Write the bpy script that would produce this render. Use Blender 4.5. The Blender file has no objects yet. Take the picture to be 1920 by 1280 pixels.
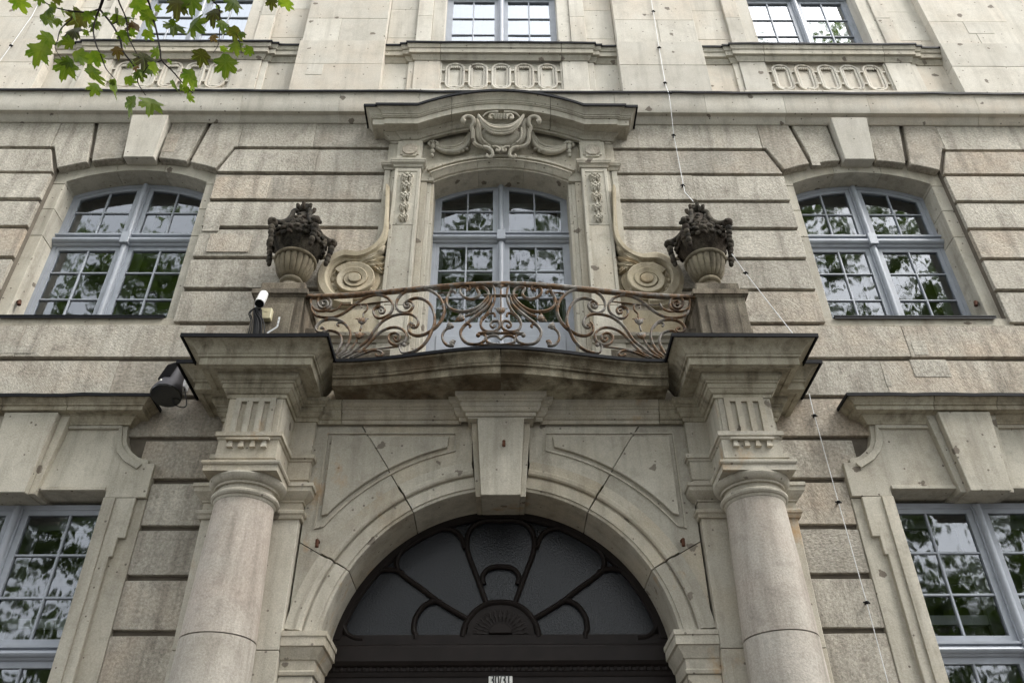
import bpy, bmesh, math, random
import numpy as np
from math import sin, cos, pi, radians, sqrt, atan2, hypot
from mathutils import Vector, Matrix

random.seed(7)
rng = np.random.default_rng(7)
scene = bpy.context.scene
COL = scene.collection

# ------------------------------------------------------------------ camera
F_PX = 1571.17
PITCH, YAW, ROLL = radians(36.2164), radians(.87898), radians(-.4961)
CAM = np.array([.008, -7.5, 1.6])
_f = np.array([sin(YAW)*cos(PITCH), cos(YAW)*cos(PITCH), sin(PITCH)])
_r = np.array([cos(YAW), -sin(YAW), 0.])
_u = np.cross(_r, _f)
_r2 = _r*cos(ROLL) + _u*sin(ROLL)
_u2 = np.cross(_r2, _f)
AX = np.array([_r2, _u2, _f])
cd = bpy.data.cameras.new('camera')
cam = bpy.data.objects.new('camera', cd)
COL.objects.link(cam)
cd.sensor_width = 36.0
cd.lens = F_PX/1920*36.0
cd.clip_start = .05
cd.clip_end = 500
mw = Matrix.Identity(4)
for i in range(3):
    mw[i][0], mw[i][1], mw[i][2], mw[i][3] = _r2[i], _u2[i], -_f[i], CAM[i]
cam.matrix_world = mw
scene.camera = cam

# ------------------------------------------------------------------ sky, sun, exposure (overcast day)
world = bpy.data.worlds.new('World')
scene.world = world
world.use_nodes = True
wn, wl = world.node_tree.nodes, world.node_tree.links
bg = wn['Background']
sky = wn.new('ShaderNodeTexSky')
sky.sky_type = 'NISHITA'
sky.sun_disc = False
sky.sun_elevation = radians(50)
sky.sun_rotation = radians(122)
sky.air_density = 1.0
sky.dust_density = 6.0
sky.ozone_density = 1.0
hs = wn.new('ShaderNodeHueSaturation')
hs.inputs['Saturation'].default_value = .28
wl.new(sky.outputs[0], hs.inputs['Color'])
# an even overcast veil over the clear-sky radiance
ov = wn.new('ShaderNodeMix')
ov.data_type = 'RGBA'
ov.inputs[0].default_value = .6
ov.inputs[7].default_value = (6.9, 7.05, 7.4, 1)
wl.new(hs.outputs[0], ov.inputs[6])
wl.new(ov.outputs[2], bg.inputs['Color'])
bg.inputs['Strength'].default_value = .15
sd = bpy.data.lights.new('sun', 'SUN')
sd.energy = 1.0
sd.angle = radians(22)
sd.color = (1, .97, .92)
sun = bpy.data.objects.new('sun', sd)
COL.objects.link(sun)
sun.rotation_euler = (radians(40), 0, radians(58))
vs = scene.view_settings
vs.view_transform = 'Standard'
vs.look = 'None'
vs.gamma = 1
vs.exposure = 1.58
vs.use_curve_mapping = False

# ------------------------------------------------------------------ photo pixel helpers
def ray(px, py):
    return AX.T @ np.array([(px-960)/F_PX, (640-py)/F_PX, 1.])
def PW(px, py, Y):
    d = ray(px, py)
    q = CAM + (Y-CAM[1])/d[1]*d
    return q[0], q[2]
def PD(px, py, depth):
    return Vector(CAM + ray(px, py)*depth)

# ------------------------------------------------------------------ materials
def mat_new(name):
    m = bpy.data.materials.new(name)
    m.use_nodes = True
    nt = m.node_tree
    return m, nt.nodes, nt.links, nt.nodes['Principled BSDF']
def ramp(n, stops):
    r = n.new('ShaderNodeValToRGB')
    e = r.color_ramp.elements
    while len(e) < len(stops):
        e.new(.5)
    for k, (p, c) in enumerate(stops):
        e[k].position = p
        e[k].color = (c[0], c[1], c[2], 1) if not isinstance(c, (int, float)) else (c, c, c, 1)
    return r
def noise(n, l, vec, scale, detail=4, rough=.55, dist=0):
    t = n.new('ShaderNodeTexNoise')
    t.inputs['Scale'].default_value = scale
    t.inputs['Detail'].default_value = detail
    t.inputs['Roughness'].default_value = rough
    t.inputs['Distortion'].default_value = dist
    l.new(vec, t.inputs['Vector'])
    return t
def mix(n, l, typ, fac, a, b):
    m = n.new('ShaderNodeMix')
    m.data_type = 'RGBA'
    m.blend_type = typ
    for s, v in ((m.inputs[0], fac), (m.inputs[6], a), (m.inputs[7], b)):
        if isinstance(v, (int, float)):
            s.default_value = v
        elif isinstance(v, tuple):
            s.default_value = (v[0], v[1], v[2], 1)
        else:
            l.new(v, s)
    return m.outputs[2]
def mapping(n, l, vec, sc, rot=(0, 0, 0)):
    mp = n.new('ShaderNodeMapping')
    mp.inputs['Scale'].default_value = sc
    mp.inputs['Rotation'].default_value = rot
    l.new(vec, mp.inputs['Vector'])
    return mp.outputs[0]

def stone(name, c1, c2, warm=(.5, .36, .24), warm_amt=.3, tone=.18, bump=.25, bscale=55, tool=0., chips=0., grime=.35, speck=.3, rustspots=0., sscale=120, nscale=1.7, lo=.32, hi=.68):
    m, n, l, b = mat_new(name)
    geo = n.new('ShaderNodeNewGeometry')
    oi = n.new('ShaderNodeObjectInfo')
    # world position shifted by a per-stone offset so that stones do not share one pattern
    off = n.new('ShaderNodeVectorMath'); off.operation = 'SCALE'
    cmb = n.new('ShaderNodeCombineXYZ')
    l.new(oi.outputs['Random'], cmb.inputs[0]); l.new(oi.outputs['Random'], cmb.inputs[1]); l.new(oi.outputs['Random'], cmb.inputs[2])
    l.new(cmb.outputs[0], off.inputs[0]); off.inputs['Scale'].default_value = 37.0
    add = n.new('ShaderNodeVectorMath'); add.operation = 'ADD'
    l.new(geo.outputs['Position'], add.inputs[0]); l.new(off.outputs[0], add.inputs[1])
    pos, loc = geo.outputs['Position'], add.outputs[0]
    big = noise(n, l, loc, nscale, 6, .62)
    r0 = ramp(n, [(lo, c1), (hi, c2)]); l.new(big.outputs[0], r0.inputs[0])
    col = r0.outputs[0]
    # per stone tone
    r1 = ramp(n, [(0, 1-tone), (.5, 1), (1, 1+tone*.55)]); l.new(oi.outputs['Random'], r1.inputs[0])
    col = mix(n, l, 'MULTIPLY', 1, col, r1.outputs[0])
    # some stones warmer / pinker
    wv = n.new('ShaderNodeMath'); wv.operation = 'MULTIPLY'; wv.inputs[1].default_value = 7.31
    l.new(oi.outputs['Random'], wv.inputs[0])
    wf = n.new('ShaderNodeMath'); wf.operation = 'FRACT'; l.new(wv.outputs[0], wf.inputs[0])
    wb = noise(n, l, loc, 2.6, 3, .5)
    wm = n.new('ShaderNodeMath'); wm.operation = 'MULTIPLY'; l.new(wf.outputs[0], wm.inputs[0]); l.new(wb.outputs[0], wm.inputs[1])
    r2 = ramp(n, [(.22, 0), (.62, warm_amt)]); l.new(wm.outputs[0], r2.inputs[0])
    col = mix(n, l, 'MIX', r2.outputs[0], col, warm)
    # grime: rain streaks running down
    st = noise(n, l, mapping(n, l, pos, (5.5, 5.5, .55)), 1.3, 6, .62)
    r3 = ramp(n, [(.48, 0), (.72, grime)]); l.new(st.outputs[0], r3.inputs[0])
    col = mix(n, l, 'MIX', r3.outputs[0], col, (c1[0]*.38, c1[1]*.36, c1[2]*.34))
    # blotchy soot
    bl = noise(n, l, loc, 5.0, 8, .7)
    r3b = ramp(n, [(.52, 0), (.70, grime*.8)]); l.new(bl.outputs[0], r3b.inputs[0])
    col = mix(n, l, 'MIX', r3b.outputs[0], col, (c1[0]*.45, c1[1]*.43, c1[2]*.42))
    # grain
    fine = noise(n, l, pos, sscale, 5, .75)
    r4 = ramp(n, [(.3, 1-speck), (.7, 1+speck*.5)]); l.new(fine.outputs[0], r4.inputs[0])
    col = mix(n, l, 'MULTIPLY', 1, col, r4.outputs[0])
    if chips:
        vo = n.new('ShaderNodeTexVoronoi'); vo.inputs['Scale'].default_value = 3.1
        vn = noise(n, l, pos, 9, 3, .6)
        vmx = mix(n, l, 'MIX', .12, pos, vn.outputs[1])
        l.new(vmx, vo.inputs['Vector'])
        cr = ramp(n, [(.105, chips), (.12, 0)]); l.new(vo.outputs['Distance'], cr.inputs[0])
        col = mix(n, l, 'MIX', cr.outputs[0], col, (.16, .135, .11))
        vo2 = n.new('ShaderNodeTexVoronoi'); vo2.inputs['Scale'].default_value = 8.3
        l.new(mapping(n, l, pos, (1, 1, 1), (.4, .3, .2)), vo2.inputs['Vector'])
        cr2 = ramp(n, [(.085, chips), (.10, 0)]); l.new(vo2.outputs['Distance'], cr2.inputs[0])
        col = mix(n, l, 'MIX', cr2.outputs[0], col, (.14, .12, .10))
    if rustspots:
        rs = noise(n, l, mapping(n, l, pos, (1.6, 1.6, 1.1)), 1.5, 5, .6)
        rr = ramp(n, [(.60, 0), (.74, rustspots)]); l.new(rs.outputs[0], rr.inputs[0])
        col = mix(n, l, 'MIX', rr.outputs[0], col, (.42, .23, .07))
    l.new(col, b.inputs['Base Color'])
    b.inputs['Roughness'].default_value = .92
    b.inputs['Specular IOR Level'].default_value = .25
    # relief
    n1 = noise(n, l, loc, bscale, 6, .7)
    h = n1.outputs[0]
    if tool:
        rt = n.new('ShaderNodeMapping')
        l.new(loc, rt.inputs['Vector'])
        cz = n.new('ShaderNodeCombineXYZ'); ml = n.new('ShaderNodeMath'); ml.operation = 'MULTIPLY'; ml.inputs[1].default_value = 3.0
        l.new(oi.outputs['Random'], ml.inputs[0]); l.new(ml.outputs[0], cz.inputs[1]); l.new(cz.outputs[0], rt.inputs['Rotation'])
        wv1 = noise(n, l, mapping(n, l, rt.outputs[0], (16, 16, 52)), 1.0, 5, .65, .6)
        h = mix(n, l, 'MIX', tool, h, wv1.outputs[0])
    bp = n.new('ShaderNodeBump'); bp.inputs['Strength'].default_value = bump; bp.inputs['Distance'].default_value = .02
    l.new(h, bp.inputs['Height']); l.new(bp.outputs[0], b.inputs['Normal'])
    return m

def plain(name, col, rough=.5, metal=0., spec=.5, var=.15, bump=0., bscale=40):
    m, n, l, b = mat_new(name)
    geo = n.new('ShaderNodeNewGeometry')
    nz = noise(n, l, geo.outputs['Position'], 6, 5, .6)
    r = ramp(n, [(.3, tuple(c*(1-var) for c in col)), (.7, tuple(min(1, c*(1+var*.6)) for c in col))])
    l.new(nz.outputs[0], r.inputs[0]); l.new(r.outputs[0], b.inputs['Base Color'])
    b.inputs['Roughness'].default_value = rough
    b.inputs['Metallic'].default_value = metal
    b.inputs['Specular IOR Level'].default_value = spec
    if bump:
        n1 = noise(n, l, geo.outputs['Position'], bscale, 4, .6)
        bp = n.new('ShaderNodeBump'); bp.inputs['Strength'].default_value = bump; bp.inputs['Distance'].default_value = .01
        l.new(n1.outputs[0], bp.inputs['Height']); l.new(bp.outputs[0], b.inputs['Normal'])
    return m

M = {}
M['block'] = stone('rough_sandstone', (.38, .35, .295), (.535, .50, .43), warm=(.50, .385, .28), warm_amt=.5, tone=.17, bump=1.0, bscale=24, tool=.55, grime=.62, speck=.45, sscale=34)
M['trim'] = stone('smooth_sandstone', (.44, .41, .34), (.545, .515, .44), warm=(.50, .42, .31), warm_amt=.4, tone=.13, bump=.24, bscale=60, chips=.95, grime=.48, speck=.22, sscale=70)
M['ashlar'] = stone('ashlar_sandstone', (.535, .50, .43), (.64, .61, .54), warm=(.60, .50, .39), warm_amt=.45, tone=.13, bump=.2, bscale=60, chips=.9, grime=.30, speck=.2, sscale=70)
M['portal'] = stone('portal_sandstone', (.445, .41, .34), (.55, .52, .445), warm=(.51, .41, .27), warm_amt=.45, tone=.14, bump=.24, bscale=70, chips=.8, grime=.42, speck=.22, sscale=70, rustspots=.7)
M['shaft'] = stone('column_sandstone', (.38, .345, .295), (.51, .475, .42), warm=(.49, .395, .335), warm_amt=.4, tone=.05, bump=.28, bscale=50, grime=.5, speck=.28, sscale=55)
M['stained'] = stone('stained_sandstone', (.13, .105, .07), (.44, .40, .30), warm=(.14, .09, .05), warm_amt=.5, tone=.05, bump=.6, bscale=40, grime=.85, speck=.4, nscale=2.2, lo=.38, hi=.60)
M['cornice_stone'] = stone('cornice_sandstone', (.36, .325, .245), (.48, .445, .355), warm=(.44, .34, .21), warm_amt=.4, tone=.06, bump=.3, bscale=60, grime=.9, speck=.25, sscale=70)
M['sooty'] = stone('sooty_sandstone', (.022, .019, .015), (.125, .108, .082), warm=(.12, .08, .055), warm_amt=.4, tone=.35, bump=.7, bscale=40, grime=.7, speck=.5, sscale=50, nscale=7, lo=.40, hi=.66)
M['urn_bowl'] = stone('urn_sandstone', (.10, .085, .06), (.30, .265, .19), warm=(.2, .15, .09), warm_amt=.3, tone=.05, bump=.3, bscale=60, grime=.9, speck=.3, nscale=4)
M['pedestal'] = stone('pedestal_sandstone', (.11, .092, .07), (.29, .255, .195), warm=(.2, .14, .09), warm_amt=.3, tone=.05, bump=.5, bscale=45, grime=.95, speck=.38, sscale=60)
M['buttress'] = stone('ochre_sandstone', (.38, .325, .225), (.51, .455, .35), warm=(.45, .31, .16), warm_amt=.6, tone=.08, bump=.24, bscale=60, grime=.6, speck=.24, sscale=70)
M['mortar'] = plain('mortar', (.14, .12, .095), .95, var=.3, bump=.4)
M['flashing'] = plain('dark_sheet_metal', (.009, .0095, .012), .6, 0, .12, var=.4)
M['paint'] = plain('blue_grey_paint', (.32, .345, .39), .42, 0, .5, var=.10, bump=.03, bscale=20)
M['lining'] = plain('grey_lining_paint', (.55, .57, .57), .6, 0, .4, var=.08)
M['door'] = plain('dark_brown_paint', (.016, .012, .011), .5, 0, .2, var=.25, bump=.06)
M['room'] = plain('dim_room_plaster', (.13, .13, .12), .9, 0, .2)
M['curtain'] = plain('sky_whitened_curtain', (.74, .80, .90), .9, 0, .2)  # curtain whitened and blued to carry the pale sky reflection of the panes
M['white'] = plain('white_enamel', (.75, .75, .72), .3, 0, .5, var=.06)
M['ivory'] = plain('ivory_plastic', (.55, .50, .33), .45, 0, .4)
M['black'] = plain('black_plastic', (.009, .009, .010), .5, 0, .15)
M['letter'] = plain('black_lettering', (.01, .01, .01), .4)
M['fins'] = plain('dark_grey_casting', (.035, .033, .038), .5, .2, .4, var=.25)
M['zinc'] = plain('galvanised_steel', (.70, .71, .72), .55, .1, .5)
M['lamp_glass'] = plain('dark_lens', (.012, .012, .011), .15, 0, .5)

def iron_material():
    m, n, l, b = mat_new('weathered_iron')
    geo = n.new('ShaderNodeNewGeometry')
    a = noise(n, l, geo.outputs['Position'], 7, 8, .68)
    r = ramp(n, [(.36, (.30, .28, .25)), (.47, (.17, .15, .13)), (.54, (.20, .115, .055)), (.64, (.055, .034, .023))])
    l.new(a.outputs[0], r.inputs[0])
    f = noise(n, l, geo.outputs['Position'], 60, 4, .7)
    r2 = ramp(n, [(.3, .6), (.7, 1.25)]); l.new(f.outputs[0], r2.inputs[0])
    l.new(mix(n, l, 'MULTIPLY', 1, r.outputs[0], r2.outputs[0]), b.inputs['Base Color'])
    b.inputs['Roughness'].default_value = .72
    b.inputs['Metallic'].default_value = .12
    bp = n.new('ShaderNodeBump'); bp.inputs['Strength'].default_value = .4; bp.inputs['Distance'].default_value = .004
    l.new(f.outputs[0], bp.inputs['Height']); l.new(bp.outputs[0], b.inputs['Normal'])
    return m
M['iron'] = iron_material()
M['rust'] = plain('rusty_iron', (.09, .035, .018), .8, 0, .3, var=.5)

def glass_material(name, wav, ior, tint, wscale=2.2):
    m, n, l, b = mat_new(name)
    n.remove(b)
    out = n['Material Output']
    geo = n.new('ShaderNodeNewGeometry'); oi = n.new('ShaderNodeObjectInfo')
    cmb = n.new('ShaderNodeCombineXYZ'); sc = n.new('ShaderNodeVectorMath'); sc.operation = 'SCALE'; sc.inputs['Scale'].default_value = 50
    for k in range(3):
        l.new(oi.outputs['Random'], cmb.inputs[k])
    l.new(cmb.outputs[0], sc.inputs[0])
    ad = n.new('ShaderNodeVectorMath'); l.new(geo.outputs['Position'], ad.inputs[0]); l.new(sc.outputs[0], ad.inputs[1])
    nz = noise(n, l, mapping(n, l, ad.outputs[0], (1.6, 1, .8)), wscale, 2.5, .5)
    bp = n.new('ShaderNodeBump'); bp.inputs['Strength'].default_value = 1; bp.inputs['Distance'].default_value = wav
    l.new(nz.outputs[0], bp.inputs['Height'])
    fr = n.new('ShaderNodeFresnel'); fr.inputs['IOR'].default_value = ior
    gl = n.new('ShaderNodeBsdfGlossy'); gl.inputs['Roughness'].default_value = .03; gl.inputs['Color'].default_value = (.90, .95, 1, 1)
    l.new(bp.outputs[0], gl.inputs['Normal'])
    tr = n.new('ShaderNodeBsdfTransparent'); tr.inputs['Color'].default_value = (*tint, 1)
    mx = n.new('ShaderNodeMixShader')
    l.new(fr.outputs[0], mx.inputs[0]); l.new(tr.outputs[0], mx.inputs[1]); l.new(gl.outputs[0], mx.inputs[2])
    l.new(mx.outputs[0], out.inputs['Surface'])
    return m
M['glass'] = glass_material('window_glass', .0030, 2.15, (.80, .84, .83), 2.0)
M['boosted_glass'] = glass_material('boosted_reflection_glass', .003, 4.2, (.75, .79, .79), 1.8)  # separate glass added, reflectivity raised so the upper panes look brighter
def fan_glass():
    m, n, l, b = mat_new('textured_glass')
    geo = n.new('ShaderNodeNewGeometry')
    nz = noise(n, l, geo.outputs['Position'], 55, 3, .6)
    bp = n.new('ShaderNodeBump'); bp.inputs['Strength'].default_value = .5; bp.inputs['Distance'].default_value = .01
    l.new(nz.outputs[0], bp.inputs['Height']); l.new(bp.outputs[0], b.inputs['Normal'])
    b.inputs['Base Color'].default_value = (.013, .015, .019, 1)
    b.inputs['Roughness'].default_value = .16
    b.inputs['Specular IOR Level'].default_value = .42
    return m
M['fan_glass'] = fan_glass()

def leaf_material(name, base, tip, trans=.35, veins=True):
    m, n, l, b = mat_new(name)
    oi = n.new('ShaderNodeObjectInfo'); geo = n.new('ShaderNodeNewGeometry')
    nz = noise(n, l, geo.outputs['Position'], 14, 5, .65)
    r = ramp(n, [(.35, base), (.68, tip)]); l.new(nz.outputs[0], r.inputs[0])
    r1 = ramp(n, [(0, .62), (1, 1.4)]); l.new(oi.outputs['Random'], r1.inputs[0])
    c = mix(n, l, 'MULTIPLY', 1, r.outputs[0], r1.outputs[0])
    tcn = n.new('ShaderNodeTexCoord'); spx = n.new('ShaderNodeSeparateXYZ'); l.new(tcn.outputs['Object'], spx.inputs[0])
    at = n.new('ShaderNodeMath'); at.operation = 'ARCTAN2'; l.new(spx.outputs[0], at.inputs[0]); l.new(spx.outputs[1], at.inputs[1])
    wr = n.new('ShaderNodeMath'); wr.operation = 'PINGPONG'; wr.inputs[1].default_value = .3927; l.new(at.outputs[0], wr.inputs[0])
    vr = ramp(n, [(.02, .55), (.06, 0)]); l.new(wr.outputs[0], vr.inputs[0])
    if veins: c = mix(n, l, 'MIX', vr.outputs[0], c, (.20, .24, .07))
    l.new(c, b.inputs['Base Color'])
    b.inputs['Roughness'].default_value = .5
    b.inputs['Specular IOR Level'].default_value = .35
    tb = n.new('ShaderNodeBsdfTranslucent'); l.new(mix(n, l, 'MULTIPLY', 1, c, (1.5, 1.6, .6)), tb.inputs['Color'])
    mx = n.new('ShaderNodeMixShader'); mx.inputs[0].default_value = trans
    l.new(b.outputs[0], mx.inputs[1]); l.new(tb.outputs[0], mx.inputs[2]); l.new(mx.outputs[0], n['Material Output'].inputs['Surface'])
    return m
M['leaf'] = leaf_material('plane_leaf', (.07, .125, .016), (.16, .205, .03), .5)
M['leaf_dull'] = leaf_material('plane_leaf_dull', (.055, .065, .016), (.10, .085, .025), .35)
M['leaf_brown'] = leaf_material('plane_leaf_brown', (.12, .05, .016), (.18, .12, .03), .3)
M['crown'] = leaf_material('crown_leaf', (.05, .085, .022), (.11, .15, .04), .45, False)
M['bark'] = plain('plane_bark', (.06, .05, .042), .9, 0, .2, var=.5, bump=.6, bscale=20)
M['twig'] = plain('twig_bark', (.022, .016, .014), .85, 0, .2, var=.3)
M['paving'] = plain('granite_paving', (.095, .09, .082), .9, 0, .2, var=.2, bump=.2)
M['asphalt'] = plain('asphalt', (.05, .05, .052), .95, 0, .2, var=.2, bump=.3)

# ------------------------------------------------------------------ mesh helpers
def link(name, me, mat, parent=None):
    o = bpy.data.objects.new(name, me)
    COL.objects.link(o)
    if mat and not me.materials:
        me.materials.append(M[mat] if isinstance(mat, str) else mat)
    if parent is not None:
        o.parent = parent
    return o
def smooth(me, ang=35):
    me.polygons.foreach_set('use_smooth', [True]*len(me.polygons))
    me.set_sharp_from_angle(angle=radians(ang))
class MB:
    def __init__(s):
        s.v, s.f = [], []
    def add(s, v, f):
        o = len(s.v)
        s.v += [tuple(p) for p in v]
        s.f += [tuple(i+o for i in q) for q in f]
        return s
    def box(s, x0, x1, y0, y1, z0, z1):
        v = [(x0, y0, z0), (x1, y0, z0), (x1, y1, z0), (x0, y1, z0), (x0, y0, z1), (x1, y0, z1), (x1, y1, z1), (x0, y1, z1)]
        return s.add(v, [(0, 3, 2, 1), (4, 5, 6, 7), (0, 1, 5, 4), (1, 2, 6, 5), (2, 3, 7, 6), (3, 0, 4, 7)])
    def mirror(s):
        v = [(-x, y, z) for x, y, z in s.v]
        return s.add(v, [tuple(reversed(q)) for q in s.f])
    def flip(s):
        r = MB(); r.v = [(-x, y, z) for x, y, z in s.v]; r.f = [tuple(reversed(q)) for q in s.f]
        return r
    def build(s, name, mat, parent=None, sm=None, bevel=0, fix=True):
        me = bpy.data.meshes.new(name)
        if fix or bevel:
            bm = bmesh.new()
            vv = [bm.verts.new(p) for p in s.v]
            for q in s.f:
                try:
                    bm.faces.new([vv[i] for i in q])
                except ValueError:
                    pass
            if fix:
                bmesh.ops.recalc_face_normals(bm, faces=bm.faces[:])
            if bevel:
                bmesh.ops.bevel(bm, geom=bm.edges[:], offset=bevel, segments=1, affect='EDGES', profile=.5)
            bm.to_mesh(me); bm.free()
        else:
            me.from_pydata(s.v, [], s.f)
        if sm:
            smooth(me, sm)
        return link(name, me, mat, parent)
def sgn(s):
    return lambda p: (p[0]*s, p[1])
def prism(poly, y0, y1):
    """polygon in x,z extruded along y"""
    n = len(poly)
    b = MB()
    v = [(x, y0, z) for x, z in poly] + [(x, y1, z) for x, z in poly]
    f = [tuple(range(n)), tuple(range(2*n-1, n-1, -1))] + [(i, i+n, (i+1) % n+n, (i+1) % n) for i in range(n)]
    return b.add(v, f)
def sweep_plan(path, prof, zf=None, cap=True):
    """profile (out,z) carried along a plan path (x,y); out is to the right of travel (towards -y for +x)"""
    pts = [Vector(p) for p in path]
    n = len(pts)
    mit = []
    for i in range(n):
        ns = []
        if i > 0:
            d = (pts[i]-pts[i-1]).normalized(); ns.append(Vector((d.y, -d.x)))
        if i < n-1:
            d = (pts[i+1]-pts[i]).normalized(); ns.append(Vector((d.y, -d.x)))
        if len(ns) == 1:
            mit.append(ns[0])
        else:
            mit.append((ns[0]+ns[1])/max(.25, 1+ns[0].dot(ns[1])))
    k = len(prof)
    b = MB(); v = []; f = []
    for p, m in zip(pts, mit):
        dz = zf(p.x) if zf else 0
        for o, z in prof:
            v.append((p.x+m.x*o, p.y+m.y*o, z+dz))
    for i in range(n-1):
        for j in range(k-1):
            a = i*k+j
            f.append((a, a+1, a+k+1, a+k))
    if cap:
        f.append(tuple(range(k))); f.append(tuple(range((n-1)*k+k-1, (n-1)*k-1, -1)))
    return b.add(v, f)
def sweep_xz(path, prof, closed=False, cap=True, w=None):
    """profile (a,y): a offsets along the left in-plane normal of the x,z path"""
    pts = [Vector(p) for p in path]
    n = len(pts)
    k = len(prof)
    v, f = [], []
    for i in range(n):
        a = pts[i-1] if (i > 0 or closed) else pts[i]
        c = pts[(i+1) % n] if (i < n-1 or closed) else pts[i]
        d = (c-a)
        if d.length < 1e-9:
            d = Vector((1, 0))
        d.normalize()
        nn = Vector((-d.y, d.x))
        s = w[i] if w else 1
        for q, y in prof:
            v.append((pts[i].x+nn.x*q*s, y, pts[i].y+nn.y*q*s))
    m = n if closed else n-1
    for i in range(m):
        for j in range(k-1):
            a = i*k+j; c = ((i+1) % n)*k+j
            f.append((a, a+1, c+1, c))
    if cap and not closed:
        f.append(tuple(range(k))); f.append(tuple(range((n-1)*k+k-1, (n-1)*k-1, -1)))
    return MB().add(v, f)
def cut_path(path, cuts, gap=.007):
    """split a plan path at the given x positions, leaving an open joint"""
    out, cur = [], [path[0]]
    for a, b in zip(path[:-1], path[1:]):
        for c in sorted(cuts):
            if a[0] < c <= b[0] and b[0]-a[0] > 1e-6:
                t = lambda x: (x, a[1]+(b[1]-a[1])*(x-a[0])/(b[0]-a[0]))
                p, q = t(c-gap/2), t(c+gap/2)
                if hypot(p[0]-cur[-1][0], p[1]-cur[-1][1]) > 1e-4: cur.append(p)
                out.append(cur); cur = [q]
        if hypot(b[0]-cur[-1][0], b[1]-cur[-1][1]) > 1e-4: cur.append(b)
    out.append(cur)
    return out
def wavy(path, step=.3, amp=.004):
    out = [path[0]]
    for a, b in zip(path[:-1], path[1:]):
        n = max(1, int(hypot(b[0]-a[0], b[1]-a[1])/step))
        for i in range(1, n+1):
            t = i/n
            out.append((a[0]+(b[0]-a[0])*t, a[1]+(b[1]-a[1])*t+(random.uniform(-amp, amp) if i < n and abs(b[0]-a[0]) > .3 else 0)))
    return out
def wz(x):
    return .0035*sin(3.1*x+1)+.003*sin(8.7*x)+.002*sin(19*x)
def lathe(prof, cx, cy, seg=40, mod=None, a0=0, a1=2*pi):
    v, f = [], []
    k = len(prof)
    full = abs(a1-a0-2*pi) < 1e-6
    ns = seg if full else seg+1
    for i in range(ns):
        a = a0+(a1-a0)*i/seg
        for r, z in prof:
            rr = r*(mod(a, z) if mod else 1)
            v.append((cx+rr*cos(a), cy+rr*sin(a), z))
    for i in range(seg):
        for j in range(k-1):
            a = i*k+j; c = ((i+1) % ns)*k+j
            f.append((a, c, c+1, a+1))
    return MB().add(v, f)
def catmull(pts, per=6):
    P = [Vector(p) for p in pts]
    if len(P) < 3:
        return P
    out = []
    for i in range(len(P)-1):
        a = P[i-1] if i else P[0]*2-P[1]
        b, c = P[i], P[i+1]
        d = P[i+2] if i+2 < len(P) else P[-1]*2-P[-2]
        for j in range(per):
            t = j/per
            out.append(.5*((2*b)+(c-a)*t+(2*a-5*b+4*c-d)*t*t+(3*b-a-3*c+d)*t**3))
    out.append(P[-1])
    return out
def tube(path, r, seg=6, flat=1.0):
    """round bar along 3d points; r number or list; capped"""
    P = [Vector(p) for p in path]
    n = len(P)
    v, f = [], []
    up = None
    for i in range(n):
        d = (P[min(i+1, n-1)]-P[max(i-1, 0)])
        if d.length < 1e-9:
            d = Vector((0, 0, 1))
        d.normalize()
        if up is None:
            ref = Vector((0, 1, 0)) if abs(d.y) < .9 else Vector((0, 0, 1))
            up = (ref-d*ref.dot(d)).normalized()
        else:
            up = up-d*up.dot(d)
            up = up.normalized() if up.length > 1e-6 else d.orthogonal().normalized()
        s = d.cross(up)
        rr = r[i] if isinstance(r, (list, tuple)) else r
        for k in range(seg):
            a = 2*pi*k/seg
            v.append(P[i]+up*(cos(a)*rr*flat)+s*(sin(a)*rr))
    for i in range(n-1):
        for k in range(seg):
            a = i*seg+k; b = i*seg+(k+1) % seg
            f.append((a, b, b+seg, a+seg))
    f.append(tuple(range(seg-1, -1, -1))); f.append(tuple((n-1)*seg+k for k in range(seg)))
    return MB().add(v, f)
def blob(c, r, sx=1, sy=1, sz=1, seg=8, rings=5, rot=None):
    v, f = [], []
    for i in range(rings+1):
        t = pi*i/rings
        for j in range(seg):
            a = 2*pi*j/seg
            p = Vector((r*sx*sin(t)*cos(a), r*sy*sin(t)*sin(a), r*sz*cos(t)))
            if rot:
                p = rot @ p
            v.append((c[0]+p.x, c[1]+p.y, c[2]+p.z))
    for i in range(rings):
        for j in range(seg):
            a = i*seg+j; b = i*seg+(j+1) % seg
            f.append((a, a+seg, b+seg, b))
    return MB().add(v, f)
def empty(name, loc=(0, 0, 0), parent=None):
    o = bpy.data.objects.new(name, None)
    o.empty_display_size = .2
    COL.objects.link(o)
    o.location = loc
    if parent:
        o.parent = parent
    return o
def tag(o, label, cat, group=None, kind=None):
    if label: o['label'] = label
    if cat: o['category'] = cat
    if group: o['group'] = group
    if kind: o['kind'] = kind
    return o
def arc_z(x, h, zs, za):
    """height of a flat arch: springing zs at +-h, apex za"""
    s = za-zs
    R = (h*h+s*s)/(2*s)
    return za-R+sqrt(max(0, R*R-x*x))

# ------------------------------------------------------------------ ground
g = MB().box(-60, 60, -60, 2, -.4, -.13).build('road', 'asphalt'); g['kind'] = 'structure'
pv = MB().box(-60, 60, -5.6, 2, -.12, 0).build('pavement', 'paving'); pv['kind'] = 'structure'
kb = MB().box(-60, 60, -5.75, -5.604, -.129, .005).build('kerb', 'paving', bevel=.01); kb['kind'] = 'structure'
pv2 = MB().box(-60, 60, -60, -5.754, -.129, -.02).build('tree_strip', 'paving'); pv2['kind'] = 'structure'

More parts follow.
